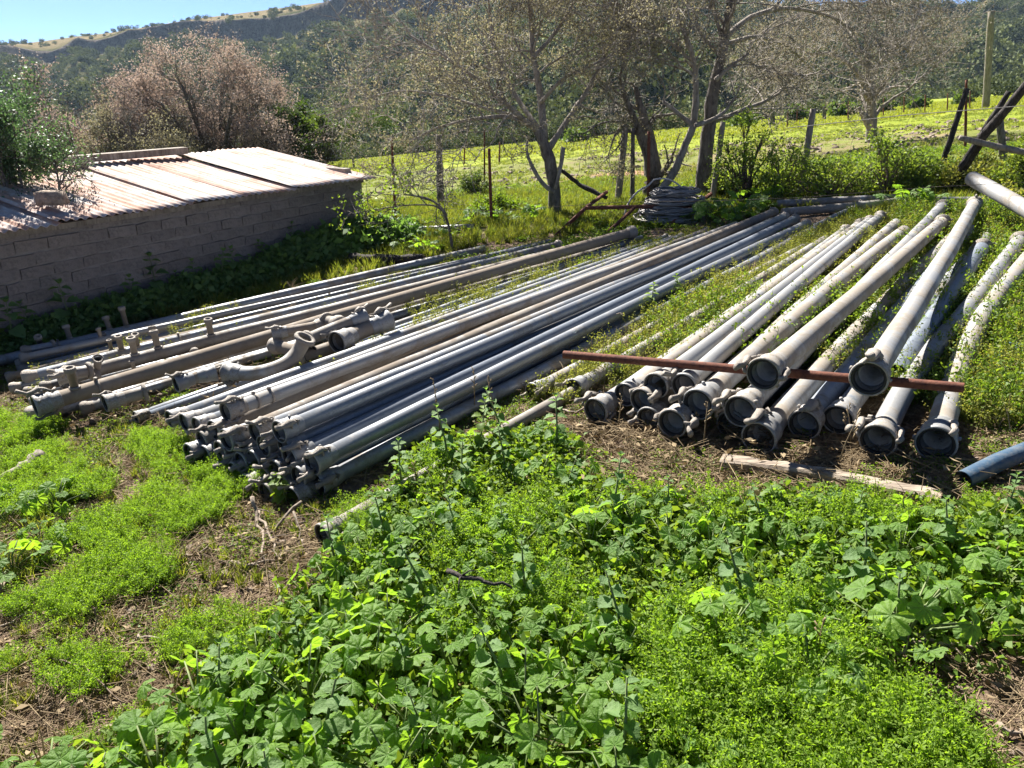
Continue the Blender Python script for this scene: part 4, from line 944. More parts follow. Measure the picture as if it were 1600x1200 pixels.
# tall forked tree
B3 = S(1097, 308, 0); Y = B3.y
def pick3(P): x, y, f = project(P); return (x > 1120) * 1.0
o3 = dict(wob=.24, up=.03, kids=(6, 5, 4), leaves=18000, lspread=.022, lsize=.032, bbark='barkpale', pick=pick3, ntrunk=1)
o3['from'] = .35
L3 = [([B3 - Vector((0, 0, .1)), *px_pts([(1097, 304), (1102, 245), (1109, 180), (1119, 120), (1132, 60), (1142, 0), (1150, -60)], Y)], (.125, .105, .09, .085, .07, .055, .045, .035), 9, 2, 1.0),
      (px_pts([(1026, 306), (1052, 272), (1072, 225), (1084, 195)], Y - .2), (.045, .05, .045, .045), 0, 0, 0),
      (px_pts([(1084, 196), (1088, 150), (1086, 100), (1070, 50), (1050, -10)], Y - .2), (.045, .035, .028, .02), 13, 2, .9),
      (px_pts([(1084, 196), (1060, 178), (1036, 158)], Y - .2), (.03, .028, .02), 3, 1, .6),
      (px_pts([(1086, 196), (1108, 190), (1132, 176), (1150, 150)], Y - .3), (.03, .025, .015), 6, 1, .7),
      (px_pts([(1118, 125), (1145, 100), (1170, 84)], Y - .1), (.03, .02, .014), 5, 2, .6),
      (px_pts([(1086, 100), (1040, 60, -.2), (1000, 40, -.3), (965, 45, -.4)], Y), (.022, .016, .01), 12, 2, .8),
      (px_pts([(1132, 60), (1170, 25, .4), (1230, 10, .8), (1300, 25, 1.2), (1350, 60, 1.4)], Y), (.04, .03, .02, .012), 17, 2, .95),
      (px_pts([(1130, 70), (1180, 55, 1), (1230, 70, 1.8), (1270, 110, 2.2)], Y), (.03, .022, .012), 16, 2, .9),
      (px_pts([(1140, 10), (1200, -30, .3), (1290, -40, .5), (1360, -30, .8), (1405, 0, 1)], Y), (.03, .025, .018, .01), 19, 2, 1.0),
      (px_pts([(1150, -50), (1080, -60), (1010, -40), (960, 0)], Y + .4), (.03, .02, .012), 14, 2, .9)]
tree('tall_forked_tree', 'tall forked tree with a pinkish brown crown spreading across the top right', 'tree', B3, L3, ['oliveleaf', 'tanleaf'], o3, 8)
# smaller tree in the field with a pale trunk
B4 = S(1362, 224, 0); Y = B4.y
s4 = Y / 10.
o4 = dict(wob=.24, up=.03, kids=(6, 5, 4), leaves=6000, lspread=.05, lsize=.05, bbark='barkpale')
L4 = [([B4 - Vector((0, 0, .2)), *px_pts([(1362, 222), (1362, 180), (1360, 135), (1356, 90)], Y)], (.16, .12, .11, .09, .06), 10, 2, 1.4),
      (px_pts([(1361, 200), (1350, 182), (1342, 168)], Y), (.09, .07, .04), 1, 1, .4),
      (px_pts([(1361, 140), (1330, 100), (1290, 80), (1250, 95)], Y), (.05, .04, .02), 14, 2, 1.4),
      (px_pts([(1360, 120), (1385, 85), (1405, 70), (1420, 80)], Y), (.05, .035, .02), 11, 2, .9),
      (px_pts([(1357, 95), (1350, 40), (1370, 0)], Y), (.05, .03, .02), 12, 2, 1.4)]
tree('field_tree', 'pale trunked tree standing in the pasture behind the green bushes', 'tree', B4, L4, 'tanleaf', o4, 9, bark='barkpale')
# thin tree left of it, further back
B5 = S(1208, 196, 0); Y = B5.y
o5 = dict(wob=.25, up=.02, kids=(4, 4, 3), leaves=8000, lspread=.08, lsize=.07)
L5 = [([B5 - Vector((0, 0, .2)), *px_pts([(1208, 192), (1206, 150), (1204, 110), (1200, 60)], Y)], (.17, .14, .12, .09, .06), 12, 2, 1.7),
      (px_pts([(1206, 130), (1180, 95), (1160, 80)], Y), (.06, .04, .02), 9, 2, 1.5), (px_pts([(1205, 120), (1235, 90), (1250, 60)], Y), (.06, .04, .02), 9, 2, 1.5)]
tree('distant_tree', 'slender tree further off, seen between the tall forked tree and the pale trunked one', 'tree', B5, L5, 'oliveleaf', o5, 10, bark='bark')

# wide purple brown trees behind the shed
def dome_tree(name, label, px, basepy, top, w, Yd, mat, seed, leaves, lsize, stems=9, bark='bark'):
    q, _ = az_ratio(px, basepy); g = Vector((q * Yd, Yd, tz(q * Yd, Yd))); topz = PD(px, top, Yd).z; hgt = topz - g.z; hw = w * Yd / 1200 / 2 * 1.05
    r = np.random.default_rng(seed); limbs = [([g - Vector((0, 0, .2)), g + Vector((0, 0, hgt * .14))], (.16, .14), 0, 0, 0)]
    for k in range(stems):
        a = (k + .5) / stems * math.pi; rr_ = r.uniform(.55, .8); dy = r.uniform(-.7, .7) * hw
        e = g + Vector((math.cos(a) * hw * rr_, dy * math.sin(a), hgt * (.2 + .58 * math.sin(a))))
        m1 = g + Vector((math.cos(a) * hw * rr_ * .42, dy * .3, hgt * .36)); limbs.append(([g + Vector((0, 0, hgt * .1)), m1, e], (.09, .055, .03), 13, 2, hgt * .24))
    return tree(name, label, 'tree', g, limbs, mat, dict(wob=.22, up=.04, kids=(6, 6, 4), leaves=leaves, lspread=.05, lsize=lsize, ntrunk=1, clump=.9, **{'from': .3}), seed, bark=bark)
dome_tree('wide_brown_tree', 'wide domed tree with pinkish brown twigs rising behind the shed roof', 345, 300, 74, 260, 20, 'pinkleaf', 21, 48000, .05, 12)
dome_tree('low_brown_tree', 'lower spreading brown tree behind the left part of the shed roof', 160, 300, 135, 250, 19, 'pinkleaf', 22, 30000, .055, 10)
dome_tree('olive_brown_shrub_tree', 'olive twiggy tree filling the gap between the two brown domed trees', 225, 310, 165, 190, 17.5, 'oliveleaf', 23, 22000, .05, 9)
dome_tree('small_green_tree', 'small dark green tree just beyond the right end of the shed roof', 475, 290, 172, 110, 21, 'greenleaf', 24, 20000, .09, 7)
g6 = S(553, 264, 0); o6 = dict(wob=.25, up=.02, kids=(4, 4), leaves=9000, lspread=.16, lsize=.09)
L6 = [([g6 - Vector((0, 0, .1)), *px_pts([(553, 262), (550, 240), (545, 215), (540, 195)], g6.y)], (.08, .06, .05, .04), 14, 1, 1.0),
      (px_pts([(548, 230), (520, 215), (500, 205)], g6.y), (.04, .02, .02), 8, 1, .9), (px_pts([(547, 225), (570, 205), (585, 190)], g6.y), (.04, .02, .02), 8, 1, .9)]
tree('lone_stem_tree', 'little green tree on a single dark stem at the edge of the yellow field', 'tree', g6, L6, 'greenleaf', o6, 25)

# shrub in front of the shed at the left edge
B7 = S(25, 500, 0); Y = B7.y
o7 = dict(wob=.25, up=.06, kids=(5, 4, 3), leaves=50000, lspread=.04, lsize=.028, clump=1.0)
L7 = [([B7 - Vector((0, 0, .05)), *px_pts([(25, 495), (30, 430), (40, 360), (35, 290), (20, 220)], Y)], (.02, .017, .015, .012, .008), 18, 2, .32),
      (px_pts([(25, 490), (-20, 400), (-40, 310), (-30, 240)], Y - .1), (.018, .014, .01, .006), 15, 2, .34),
      (px_pts([(28, 470), (70, 400, -.1), (95, 340, -.1), (100, 300, -.1)], Y), (.012, .01, .006), 9, 1, .3),
      (px_pts([(30, 430), (75, 360), (95, 300), (85, 250)], Y), (.012, .01, .006), 9, 2, .26),
      (px_pts([(35, 350), (5, 290, -.1), (0, 240, -.1), (30, 205, -.1)], Y), (.01, .008, .005), 12, 2, .3)]
L7 += [(px_pts([(25, 495), (50, 455, -.1), (85, 430, -.15), (110, 420, -.2)], Y), (.012, .009, .005), 12, 2, .22), (px_pts([(22, 495), (5, 440, -.15), (-10, 390, -.2)], Y), (.012, .009, .005), 12, 2, .24), (px_pts([(28, 480), (45, 410, -.2), (60, 370, -.25)], Y), (.012, .009, .005), 12, 2, .22)]
tree('blue_green_shrub', 'tall blue green shrub at the left edge, half hiding the end of the shed', 'shrub', B7, L7, 'shrubleaf', o7, 26)
# arching sapling before the fence
B8 = S(708, 392, 0); Y = B8.y
o8 = dict(wob=.3, up=.0, kids=(3, 3), leaves=360, lspread=.04, lsize=.045)
L8 = [([B8 - Vector((0, 0, .05)), *px_pts([(707, 388), (702, 355), (692, 325), (670, 310), (640, 304), (610, 305), (580, 300)], Y)], (.022, .016, .014, .012, .010, .008, .005, .003), 16, 1, .3),
      (px_pts([(698, 335), (680, 320), (640, 320), (600, 325), (545, 335)], Y), (.012, .008, .006, .004), 9, 1, .25)]
tree('arching_sapling', 'small arching sapling with scattered bright leaves right of the shed corner', 'tree', B8, L8, 'chick', o8, 27, bark='bark')

# ---- bushes
def bush(label, px, base, w, h, seed, mat='bushleaf', ls=.042, n=2500, name='green_bush', dens=26, group='green bushes along the fence', Yo=0):
    h *= .8; g = S(px, base, 0); Yv = g.y + Yo; hw = w * Yv / 1200 / 2; hh = h * Yv / 1200
    r = np.random.default_rng(seed); root = thing(name, label, 'bush', g, 0, group)
    sb = MB(); cs = []
    for k in range(dens):
        a = r.uniform(0, 6.283); rr = math.sqrt(r.uniform(0, 1)); z = r.uniform(.12, 1) * (1 - .45 * rr ** 2)
        c = np.array([math.cos(a) * rr * hw, math.sin(a) * rr * hw * .8, z * hh * .92]); cs.append(c)
        sb.tube([(0, 0, 0), c * (.45, .45, .5) + r.normal(0, .03, 3), c], [.018, .011, .004], 5, False)
        for j in range(5): sb.tube([c * .8, c + r.normal(0, .16, 3) * hw], [.006, .002], 3, False)
    obj('stems', sb, M['deadstem'], root)
    cs = np.array(cs); i = r.integers(0, len(cs), n); s = r.uniform(.5, 1.2, len(cs))[i] * min(hw, hh) * .21
    P = cs[i] + r.normal(0, 1, (n, 3)) * s[:, None] * (1.1, 1, .8); P[:, 2] = np.abs(P[:, 2])
    ct = r.uniform(0, 1, len(cs)); lb = MB(); lb.leaves(P, ls, ls * .55, r, tint=np.repeat(np.clip(ct[i] * .6 + r.uniform(0, .4, n), 0, 1), 4), up=.15)
    obj('foliage', lb, M[mat], root); return root
bush('tall loose green bush just right of the tall forked tree', 1165, 318, 100, 185, 31, n=2300)
bush('dense green bush left of the grey leaning post', 1215, 315, 100, 115, 32)
bush('green bush right of the grey leaning post, touching the pale trunk', 1310, 310, 130, 85, 33, n=2600)
bush('tall bushy shrub in front of the pale trunked tree', 1385, 305, 100, 150, 34, n=2300)
bush('low bush between the pale trunked tree and the charred stake', 1435, 300, 80, 60, 35, n=3500)
bush('grassy green bush behind the burnt cross', 1530, 300, 110, 80, 36, mat='yellowweed', n=5500)
bush('dark green bush behind the raised sloping pipe at the right edge', 1600, 305, 90, 120, 37, n=4500)
bush('small sunlit bush right of the burnt cross', 1585, 330, 70, 50, 38, mat='yellowweed', n=3000)
bush('dark mound of scrub behind the leaning grey post', 1260, 305, 110, 60, 39, mat='bushleaf', n=1500, Yo=.3)
bush('little dark bush in the pasture left of the big spreading tree', 742, 306, 46, 50, 40, mat='greenleaf', n=1500, group=None)
bush('small leafy shrub at the foot of the sapling', 770, 335, 70, 40, 41, mat='chick', n=2400, group=None)
bush('low shrub beside the foot of the tall forked tree', 1140, 310, 60, 60, 42, n=2600)
# distant dark trees and bushes at the far edge of the pasture
for i, (px, py, w, h) in enumerate([(1165, 160, 40, 14), (1245, 168, 26, 16), (1318, 160, 40, 16), (1380, 166, 24, 14), (1437, 150, 24, 12), (1508, 140, 20, 10), (900, 212, 40, 14)]):
    q, e = az_ratio(px, py); Yd = 60.0; g = Vector((q * Yd, Yd, tz(q * Yd, Yd))); r = np.random.default_rng(60 + i); hw = w * Yd / 1200 / 2; hh = h * Yd / 1200 * 1.3
    lb = MB(); P = r.normal(0, 1, (500, 3)) * (hw * .5, hw * .4, hh * .3) + (0, 0, hh * .4); lb.leaves(P, .35, .25, r)
    tag(obj('distant_bush', lb, M['greenleaf'], loc=g), ['dark far bush seen left of the slender further tree', 'far bush above the short dark post', 'wide far bush just left of the pale trunked tree', 'far bush just right of the pale trunked tree', 'far bush above the middle of the distant fence', 'small far bush left of the tall pale pole', 'far bush glimpsed between the spreading tree and the split trunk'][i], 'bush', 'bushes at the top edge of the pasture')

# ================================================================== LOW PLANTS
def place(n, xr, yr, poly=None, expy=1.0):
    x = rng.uniform(*xr, n); y = yr[0] + (yr[1] - yr[0]) * rng.uniform(0, 1, n) ** expy
    P = np.stack([x, y, TZ(x, y)], 1)
    px, py, f = project(P); k = (px > -220) & (px < 1820) & (y > .5)
    if poly is not None:
        kk = np.zeros(n, bool)
        for q in (poly if isinstance(poly[0][0], (tuple, list)) else [poly]): kk |= inpoly(px, py, q)
        k &= kk
    return P[k], px[k], py[k]
def small_leaf_clump(seed, n, rad, h, ls, mat, stems=6, up=.5, w=.6):
    r = np.random.default_rng(seed); b = MB()
    a = r.uniform(0, 6.283, n); q = np.sqrt(r.uniform(0, 1, n)) * rad; z = h * (1 - .5 * (q / rad) ** 2) * r.uniform(.25, 1, n)
    b.leaves(np.stack([q * np.cos(a), q * np.sin(a), z], 1), ls, ls * w, r, up=up)
    for k in range(stems):
        a = r.uniform(0, 6.28); e = rad * r.uniform(.3, .9); b.tube([(0, 0, 0), (e * .5 * math.cos(a), e * .5 * math.sin(a), h * .5), (e * math.cos(a), e * math.sin(a), h * .9)], [.0022, .0018, .001], 3, False, tint=.2)
    return b.mesh('clump kind', mat)
def upright_weed(seed, mat, h=.2, stems=9, spread=.08):
    r = np.random.default_rng(seed); b = MB(); C_ = []
    for k in range(stems):
        a = r.uniform(0, 6.28); e = spread * r.uniform(.3, 1.3); hh = h * r.uniform(.5, 1.1); p0 = np.array([e * .4 * math.cos(a), e * .4 * math.sin(a), 0]); p1 = np.array([e * math.cos(a), e * math.sin(a), hh])
        pm = (p0 + p1) / 2 + r.normal(0, .008, 3); b.tube([p0, pm, p1], [.002, .0016, .001], 3, False, tint=.3)
        for j in range(15): C_.append(p0 + (p1 - p0) * r.uniform(.15, 1) + r.normal(0, .009, 3))
    b.leaves(np.array(C_), .020, .011, r, up=.3); return b.mesh('weed kind', mat)
def tuft(seed, mat, n=26, h=.14, w=.0035, spread=.05, lay=.5):
    r = np.random.default_rng(seed); b = MB(); V = []; T = []
    for k in range(n):
        a = r.uniform(0, 6.28); p = np.array([r.normal(0, spread * .4), r.normal(0, spread * .4), 0]); d = np.array([math.cos(a) * lay * r.uniform(.3, 1.4), math.sin(a) * lay * r.uniform(.3, 1.4), 1.0]); d /= np.linalg.norm(d)
        hh = h * r.uniform(.5, 1.1); s = np.array([-math.sin(a), math.cos(a), 0]) * w; m = p + d * hh * .55; e = m + (d + np.array([math.cos(a), math.sin(a), -.6]) * .5 * lay) * hh * .5
        V += [p - s, p + s, m + s * .8, m - s * .8, e]; T += [r.uniform(0, 1)] * 5
    b.V = []; n5 = len(V) // 5; F = [f for i in range(n5) for f in ((i * 5, i * 5 + 1, i * 5 + 2, i * 5 + 3), (i * 5 + 3, i * 5 + 2, i * 5 + 4))]
    b.add(V, F, np.array(T)); return b.mesh('tuft kind', mat)
def litter(seed, n=22, rad=.12):
    r = np.random.default_rng(seed); b = MB()
    for k in range(n):
        a = r.uniform(0, 3.14); c = np.append(r.normal(0, rad * .6, 2), r.uniform(.002, .018)); l = r.uniform(.02, .09); d = np.array([math.cos(a), math.sin(a), r.normal(0, .12)]) * l
        b.tube([c - d, c + r.normal(0, .004, 3), c + d], [.0011, .0014, .0008], 3, False, tint=r.uniform(0, 1))
    b.leaves(np.stack([r.normal(0, rad * .7, 14), r.normal(0, rad * .7, 14), r.uniform(.003, .012, 14)], 1), .03, .014, r, up=.85); return b.mesh('litter kind', M['straw'])
def feather(seed, fr=26, h=.12, rad=.12):
    r = np.random.default_rng(seed); b = MB(); C_ = []; 
    for k in range(fr):
        a = r.uniform(0, 6.28); ln = h * r.uniform(.7, 1.3); out = r.uniform(.2, 1.0); base = np.array([r.normal(0, rad * .35), r.normal(0, rad * .35), 0]); d = np.array([math.cos(a) * out, math.sin(a) * out, 1.0]); d /= np.linalg.norm(d)
        s = np.array([-math.sin(a), math.cos(a), 0]); b.tube([base, base + d * ln * .5, base + d * ln], [.0016, .0012, .0006], 3, False, tint=.3)
        for j in range(9):
            f = .3 + .7 * j / 9; c = base + d * ln * f
            for sg in (-1, 1):
                pl = ln * .34 * (1.15 - f) + .006
                for q in range(4): C_.append(c + (s * sg + d * .5) * pl * (q + 1) / 4 + r.normal(0, .0018, 3))
    b.leaves(np.array(C_), .011, .0045, r, up=.2); return b.mesh('feathery kind', M['feather'])

fe = [feather(s) for s in range(4)]
ck = [small_leaf_clump(s, 90, .10, .055, .019, M['chick']) for s in range(4)]
ck2 = [small_leaf_clump(s + 9, 60, .09, .025, .011, M['chick'], 4, .7) for s in range(3)]
yw = [upright_weed(s, M['yellowweed']) for s in range(5)]
gw = [upright_weed(s + 20, M['chick'], .18, 8, .09) for s in range(4)]
tf = [tuft(s, M['grass']) for s in range(4)]
tfd = [tuft(s + 5, M['straw'], 18, .13, .002, .06, .9) for s in range(3)]
lt = [litter(s) for s in range(4)]
dk = [small_leaf_clump(s + 30, 110, .12, .16, .045, M['nettle'], 8, .4) for s in range(3)]

MAL = [(60, 1330), (320, 1100), (450, 985), (555, 880), (618, 770), (700, 705), (850, 690), (930, 740), (1010, 800), (1250, 800), (1600, 815), (1780, 850), (1780, 1010), (1450, 1010), (1330, 1070), (1100, 1180), (1250, 1400), (1300, 2400), (-200, 2400)]
FEA = [(1020, 1010), (1200, 960), (1330, 1050), (1420, 1150), (1520, 1260), (1560, 1500), (1150, 1500), (1050, 1250)]
RPILE = [(870, 620), (960, 540), (1130, 430), (1280, 365), (1440, 335), (1700, 325), (1700, 720), (1480, 660), (1330, 600), (1150, 590), (1000, 600)]
BARE = [[(360, 780), (520, 760), (560, 900), (430, 1010), (330, 960)], [(930, 660), (1330, 690), (1450, 770), (1250, 790), (960, 770)]]
SHEDF = [(-200, 560), (0, 508), (437, 394), (590, 380), (600, 400), (460, 424), (400, 446), (250, 487), (107, 524), (0, 550), (-200, 600)]

def noisek(P, sc, seed, thr, soft=.08):
    v = fbm(P[:, 0] * sc, P[:, 1] * sc, seed, 4); return v > thr + rng.uniform(-soft, soft, len(P))
# feathery weeds: patch lower right, patches lower left
P, px, py = place(1100, (-.3, 3), (.9, 2.6), FEA); scatter('feathery_weeds', 'bright feathery weed patch at the lower right', P, rng.uniform(.8, 1.5, len(P)), fe)
P, px, py = place(5200, (-4, .5), (1.2, 5.2), [(-200, 640), (230, 680), (400, 740), (560, 800), (640, 880), (480, 960), (320, 1100), (100, 1300), (-200, 1400)])
k = noisek(P, 3.3, 51, .525, .05) & ~inpoly(px, py, BARE[0]); P = P[k]; scatter('feathery_ground_cover', 'low feathery light green weeds left of the pipe ends', P, rng.uniform(.35, .85, len(P)), fe)
P, px, py = place(900, (-1, 3), (1.5, 4.5), MAL); k = noisek(P, 2.5, 57, .55); scatter('feathery_weeds_in_leaves', 'feathery weeds growing between the broad leaves', P[k], rng.uniform(.7, 1.2, k.sum()), fe)
# small leaves
P, px, py = place(16000, (-5, 5), (1.0, 7.5)); inm = inpoly(px, py, MAL); bare = inpoly(px, py, BARE[0]) | inpoly(px, py, BARE[1])
k = np.where(bare, noisek(P, 3, 62, .57), np.where(inm, True, noisek(P, 2.2, 61, .46))) & ~((px - 515) ** 2 + (py - 845) ** 2 < 48 ** 2)
P = P[k]; inm = inm[k]; sel = rng.uniform(0, 1, len(P)) < .45
scatter('leafy_ground_cover', 'small round leaves covering the ground', P[sel | inm], np.where(inm[sel | inm], rng.uniform(.9, 2.0, (sel | inm).sum()), rng.uniform(.4, .8, (sel | inm).sum())), ck)
scatter('creeping_ground_cover', 'tiny creeping leaves on the soil', P[~sel & ~inm], rng.uniform(.6, 1.2, (~sel & ~inm).sum()), ck2)
P, px, py = place(3500, (-4, 1), (1.2, 5.6), [(-200, 620), (260, 680), (420, 740), (640, 880), (480, 960), (320, 1100), (100, 1300), (-200, 1400)]); scatter('short_grass', 'thin short grass blades mixed into the weeds at the lower left', P, rng.uniform(.25, .6, len(P)), tf)
# litter and straw
P, px, py = place(5200, (-5, 5), (1.0, 6.5)); k = ~inpoly(px, py, MAL) | (rng.uniform(0, 1, len(P)) < .25); scatter('dry_litter', 'dead stalks, straw and leaf litter on the soil', P[k], rng.uniform(.6, 1.3, k.sum()), lt, .06)
P, px, py = place(3500, (-1, 4), (2.0, 5.5), BARE[1]); scatter('dry_stalk_litter', 'thick dry stalks heaped before the right pile', P, rng.uniform(.8, 1.5, len(P)), lt, .15)
P, px, py = place(1800, (-5, 5), (1.2, 7)); k = noisek(P, 2, 71, .56); scatter('dry_grass', 'dry grass tufts', P[k], rng.uniform(.6, 1.2, k.sum()), tfd)
# weeds through the right pile
P, px, py = place(13000, (-.2, 6.5), (3.0, 10.5), RPILE); k = noisek(P, 1.6, 81, .40); P = P[k]
scatter('yellow_green_weeds', 'yellow green weeds growing up through the right pile of pipes', P, rng.uniform(.4, .88, len(P)), yw)
P, px, py = place(5000, (-.2, 6.5), (3.0, 9), RPILE); k = noisek(P, 1.5, 83, .52) | (px > 1400); P = P[k]; scatter('green_weeds', 'dark green weeds between the right pile pipes', P, rng.uniform(.6, 1.25, len(P)), gw)
P, px, py = place(3000, (-.2, 6.5), (3.0, 10), RPILE); scatter('dry_stems', 'dry stalks among the pipes', P, rng.uniform(.7, 1.4, len(P)), tfd)
# weeds between the pipes of the middle and left pile
P, px, py = place(9000, (-4, 4), (3.5, 10), [[(560, 590), (700, 470), (1090, 370), (1130, 375), (900, 460), (700, 540)], [(620, 520), (640, 470), (720, 455), (720, 490)], [(820, 640), (1000, 500), (1250, 400), (1290, 380), (1260, 420), (1000, 560), (900, 640)], [(450, 600), (620, 540), (640, 570), (500, 630)]])
P = P[rng.uniform(0, 1, len(P)) < .8]; scatter('weeds_between_pipes', 'weeds between the thin grey pipes', P, rng.uniform(.35, .8, len(P)), yw)
P, px, py = place(3500, (-5, 1), (3.8, 9), [(0, 600), (400, 470), (850, 380), (950, 390), (500, 520), (200, 600), (60, 640)]); k = noisek(P, 2, 86, .5); P = P[k]; scatter('weeds_in_left_pile', 'small weeds poking up through the left pile', P, rng.uniform(.3, .75, len(P)), yw)
# grass behind and around
P, px, py = place(26000, (-7, 9), (4.5, 13.5)); bad = inpoly(px, py, RPILE) | inpoly(px, py, [(-10, 640), (0, 560), (750, 385), (1350, 320), (1280, 370), (560, 760), (280, 740)])
k = ~bad & (py > 270) & (P[:, 1] > 4.6) & ((py < 640)); P = P[k]; scatter('grass', 'green and yellow grass around the piles and along the fence', P, rng.uniform(.45, 1.1, len(P)), tf)
P, px, py = place(7000, (-7, 9), (6.5, 14)); k = noisek(P, 1.0, 91, .5) & ~inpoly(px, py, RPILE) & (py < 430); P = P[k]; scatter('bright_weeds', 'bright leafy weeds in the grass behind the piles', P, rng.uniform(.6, 1.7, len(P)), ck)
P, px, py = place(30000, (-12, 24), (12, 40), None, 1.4); P = P[noisek(P, .6, 93, .47)]; scatter('pasture_grass', 'rough pasture grass beyond the fence', P, rng.uniform(.4, .95, len(P)), [tuft(s + 40, M['grass'], 16, .11, .007, .10, .8) for s in range(3)])
P, px, py = place(22000, (-30, 60), (36, 100), None, 1.3); scatter('sown_crop', 'yellow green crop in the far field', P, rng.uniform(.9, 1.9, len(P)), [tuft(s + 50, M['fieldgrass'], 14, .13, .012, .14, .9) for s in range(3)])
# clods and small stones on the bare red earth and tilled strip
P, px, py = place(1600, (-3, 14), (13, 26)); 
def clod(s):
    r = np.random.default_rng(s); b = MB(); V = np.array([(-1, -1, 0), (1, -1, 0), (1, 1, 0), (-1, 1, 0), (-.6, -.5, .8), (.6, -.6, .9), (.5, .6, .7), (-.6, .6, .8)]) * .05 * r.uniform(.6, 1.3, (8, 3)); b.add(V, [(0, 1, 5, 4), (1, 2, 6, 5), (2, 3, 7, 6), (3, 0, 4, 7), (4, 5, 6, 7)]); return b.mesh('clod kind', M['rock'], False)
scatter('earth_clods', 'brown clods of earth lying in the pasture', P[noisek(P, .5, 95, .5)], rng.uniform(.5, 1.6, noisek(P, .5, 95, .5).sum())[:0] if False else rng.uniform(.5, 1.6, len(P[noisek(P, .5, 95, .5)]))[:0] if False else np.full(0, 1.0), [clod(1)]) if False else None
pk = P[fbm(P[:, 0] * .5, P[:, 1] * .5, 95) > .52]; scatter('earth_clods', 'brown clods of earth lying in the pasture', pk, rng.uniform(.5, 1.5, len(pk)), [clod(s) for s in range(3)])
cs = [clod(s + 5) for s in range(3)]
P, px, py = place(3600, (-4, 4), (1.2, 5)); scatter('soil_crumbs', 'small clods and stones on the bare soil', P, rng.uniform(.08, .42, len(P)), cs)

# ---- tall dark weeds along the shed wall, each a plant
def nettle_plant(label, h, pairs, ls, mat='nettle', seed=0, droop=.35, group=None, name='nettle_plant', cat='plant', bend=.06):
    r = random.Random(seed); root = thing(name, label, cat, (0, 0, 0), 0, group)
    top = Vector((r.uniform(-bend, bend), r.uniform(-bend, bend), h)); b = MB(); b.tube([(0, 0, -.02), top * .5 + Vector((.01, 0, 0)), top], [.005, .004, .002], 5); obj('stem', b, M['stem'], root)
    for k in range(pairs):
        f = .25 + .75 * (k + .5) / pairs; p = top * f; s = ls * (1.15 - .65 * f ** 3); a0 = k * 1.57 + r.uniform(-.3, .3)
        for q in range(2):
            Mx = Matrix.Translation(p) @ Matrix.Rotation(a0 + q * math.pi, 4, 'Z') @ Matrix.Rotation(droop * (1 - 2.2 * (f - .4)) + r.uniform(-.25, .25), 4, 'Y') @ Matrix.Rotation(r.uniform(-.3, .3), 4, 'X') @ Matrix.Scale(s, 4)
            link('leaf', NL[mat][r.randrange(3)], root, M=Mx)
    if f > .8:
        for q in range(3): link('leaf', NL[mat][q], root, M=Matrix.Translation(top) @ Matrix.Rotation(q * 2.1, 4, 'Z') @ Matrix.Rotation(-.9, 4, 'Y') @ Matrix.Scale(ls * .4, 4))
    return root
def ovate(seed, mat):
    r = np.random.default_rng(seed); n = 9; V = []; 
    for i in range(n):
        t = i / (n - 1); w = .42 * math.sin(math.pi * (t ** .75)) ** .8 * (1 + (.16 if i % 2 else -.06)); z = -.25 * (t - .3) ** 2 + .02 * (i % 2)
        x = .12 + t
        V += [(x, -w, z + w * .45), (x + .04, 0, z), (x, w, z + w * .45)]
    F = []
    for i in range(n - 1):
        a = i * 3; F += [(a, a + 3, a + 4, a + 1), (a + 1, a + 4, a + 5, a + 2)]
    V.append((0, 0, -.01)); F.append((27, 1, 0)); F.append((27, 2, 1))
    b = MB(); b.add(np.array(V) + r.normal(0, .012, (len(V), 3)), F, np.clip(r.uniform(.2, .8) + r.normal(0, .1, len(V)), 0, 1)); return b.mesh('leaf', M[mat])
NL = {mt: [ovate(s, mt) for s in range(3)] for mt in ('nettle', 'chick', 'mallow')}

def region(p):
    x, y, f = project([p]); x = x[0]; y = y[0]
    if y > 1230: return 'along the very bottom of the foreground patch'
    if x < 520: return 'at the left flank of the patch, next to the bare soil'
    if x > 1420: return 'at the right end of the patch, beyond the dry stalks'
    if x > 980 and y < 960: return 'between the pale board and the feathery weeds'
    if x > 980: return 'around the edge of the feathery weeds'
    if y < 960: return 'just behind the black stick, towards the lone pipe'
    return 'in the middle of the patch, in front of the black stick'
def copies(proto_list, spots, label=None):
    done = []
    first = set()
    for i, (p, sc) in enumerate(spots):
        pr = proto_list[i % len(proto_list)]
        if id(pr) not in first:
            first.add(id(pr)); o = pr; o.location = p; o.rotation_euler = (rnd.uniform(-.1, .1), rnd.uniform(-.1, .1), rnd.uniform(0, 6.28)); o.scale = (sc,) * 3
        else: o = dup(pr, p, rnd.uniform(0, 6.28), sc)
        if label: w = region(p); o['label'] = label + ' ' + w; o['group'] = label + ' ' + w
def spaced(P, dmin):
    out = []; cell = {}
    for p in P:
        k = (int(p[0] // dmin), int(p[1] // dmin)); ok = True
        for i in (-1, 0, 1):
            for j in (-1, 0, 1):
                for q in cell.get((k[0] + i, k[1] + j), ()):
                    if (q[0] - p[0]) ** 2 + (q[1] - p[1]) ** 2 < dmin * dmin: ok = False
        if ok: cell.setdefault(k, []).append(p); out.append(p)
    return out
aa = rng.uniform(-.1, wlen - .6, 4000); bb_ = -.03 - rng.uniform(0, 1, 4000) * np.clip(.28 - .06 * aa, .05, .3); XY = np.array(eB)[None, :2] + aa[:, None] * np.array(ax)[None, :2] + bb_[:, None] * np.array(back)[None, :2]; P = np.column_stack([XY, TZ(XY[:, 0], XY[:, 1])])
spots = [(Vector(p), rnd.uniform(.7, 1.3)) for p in spaced(P, .19)][:90]
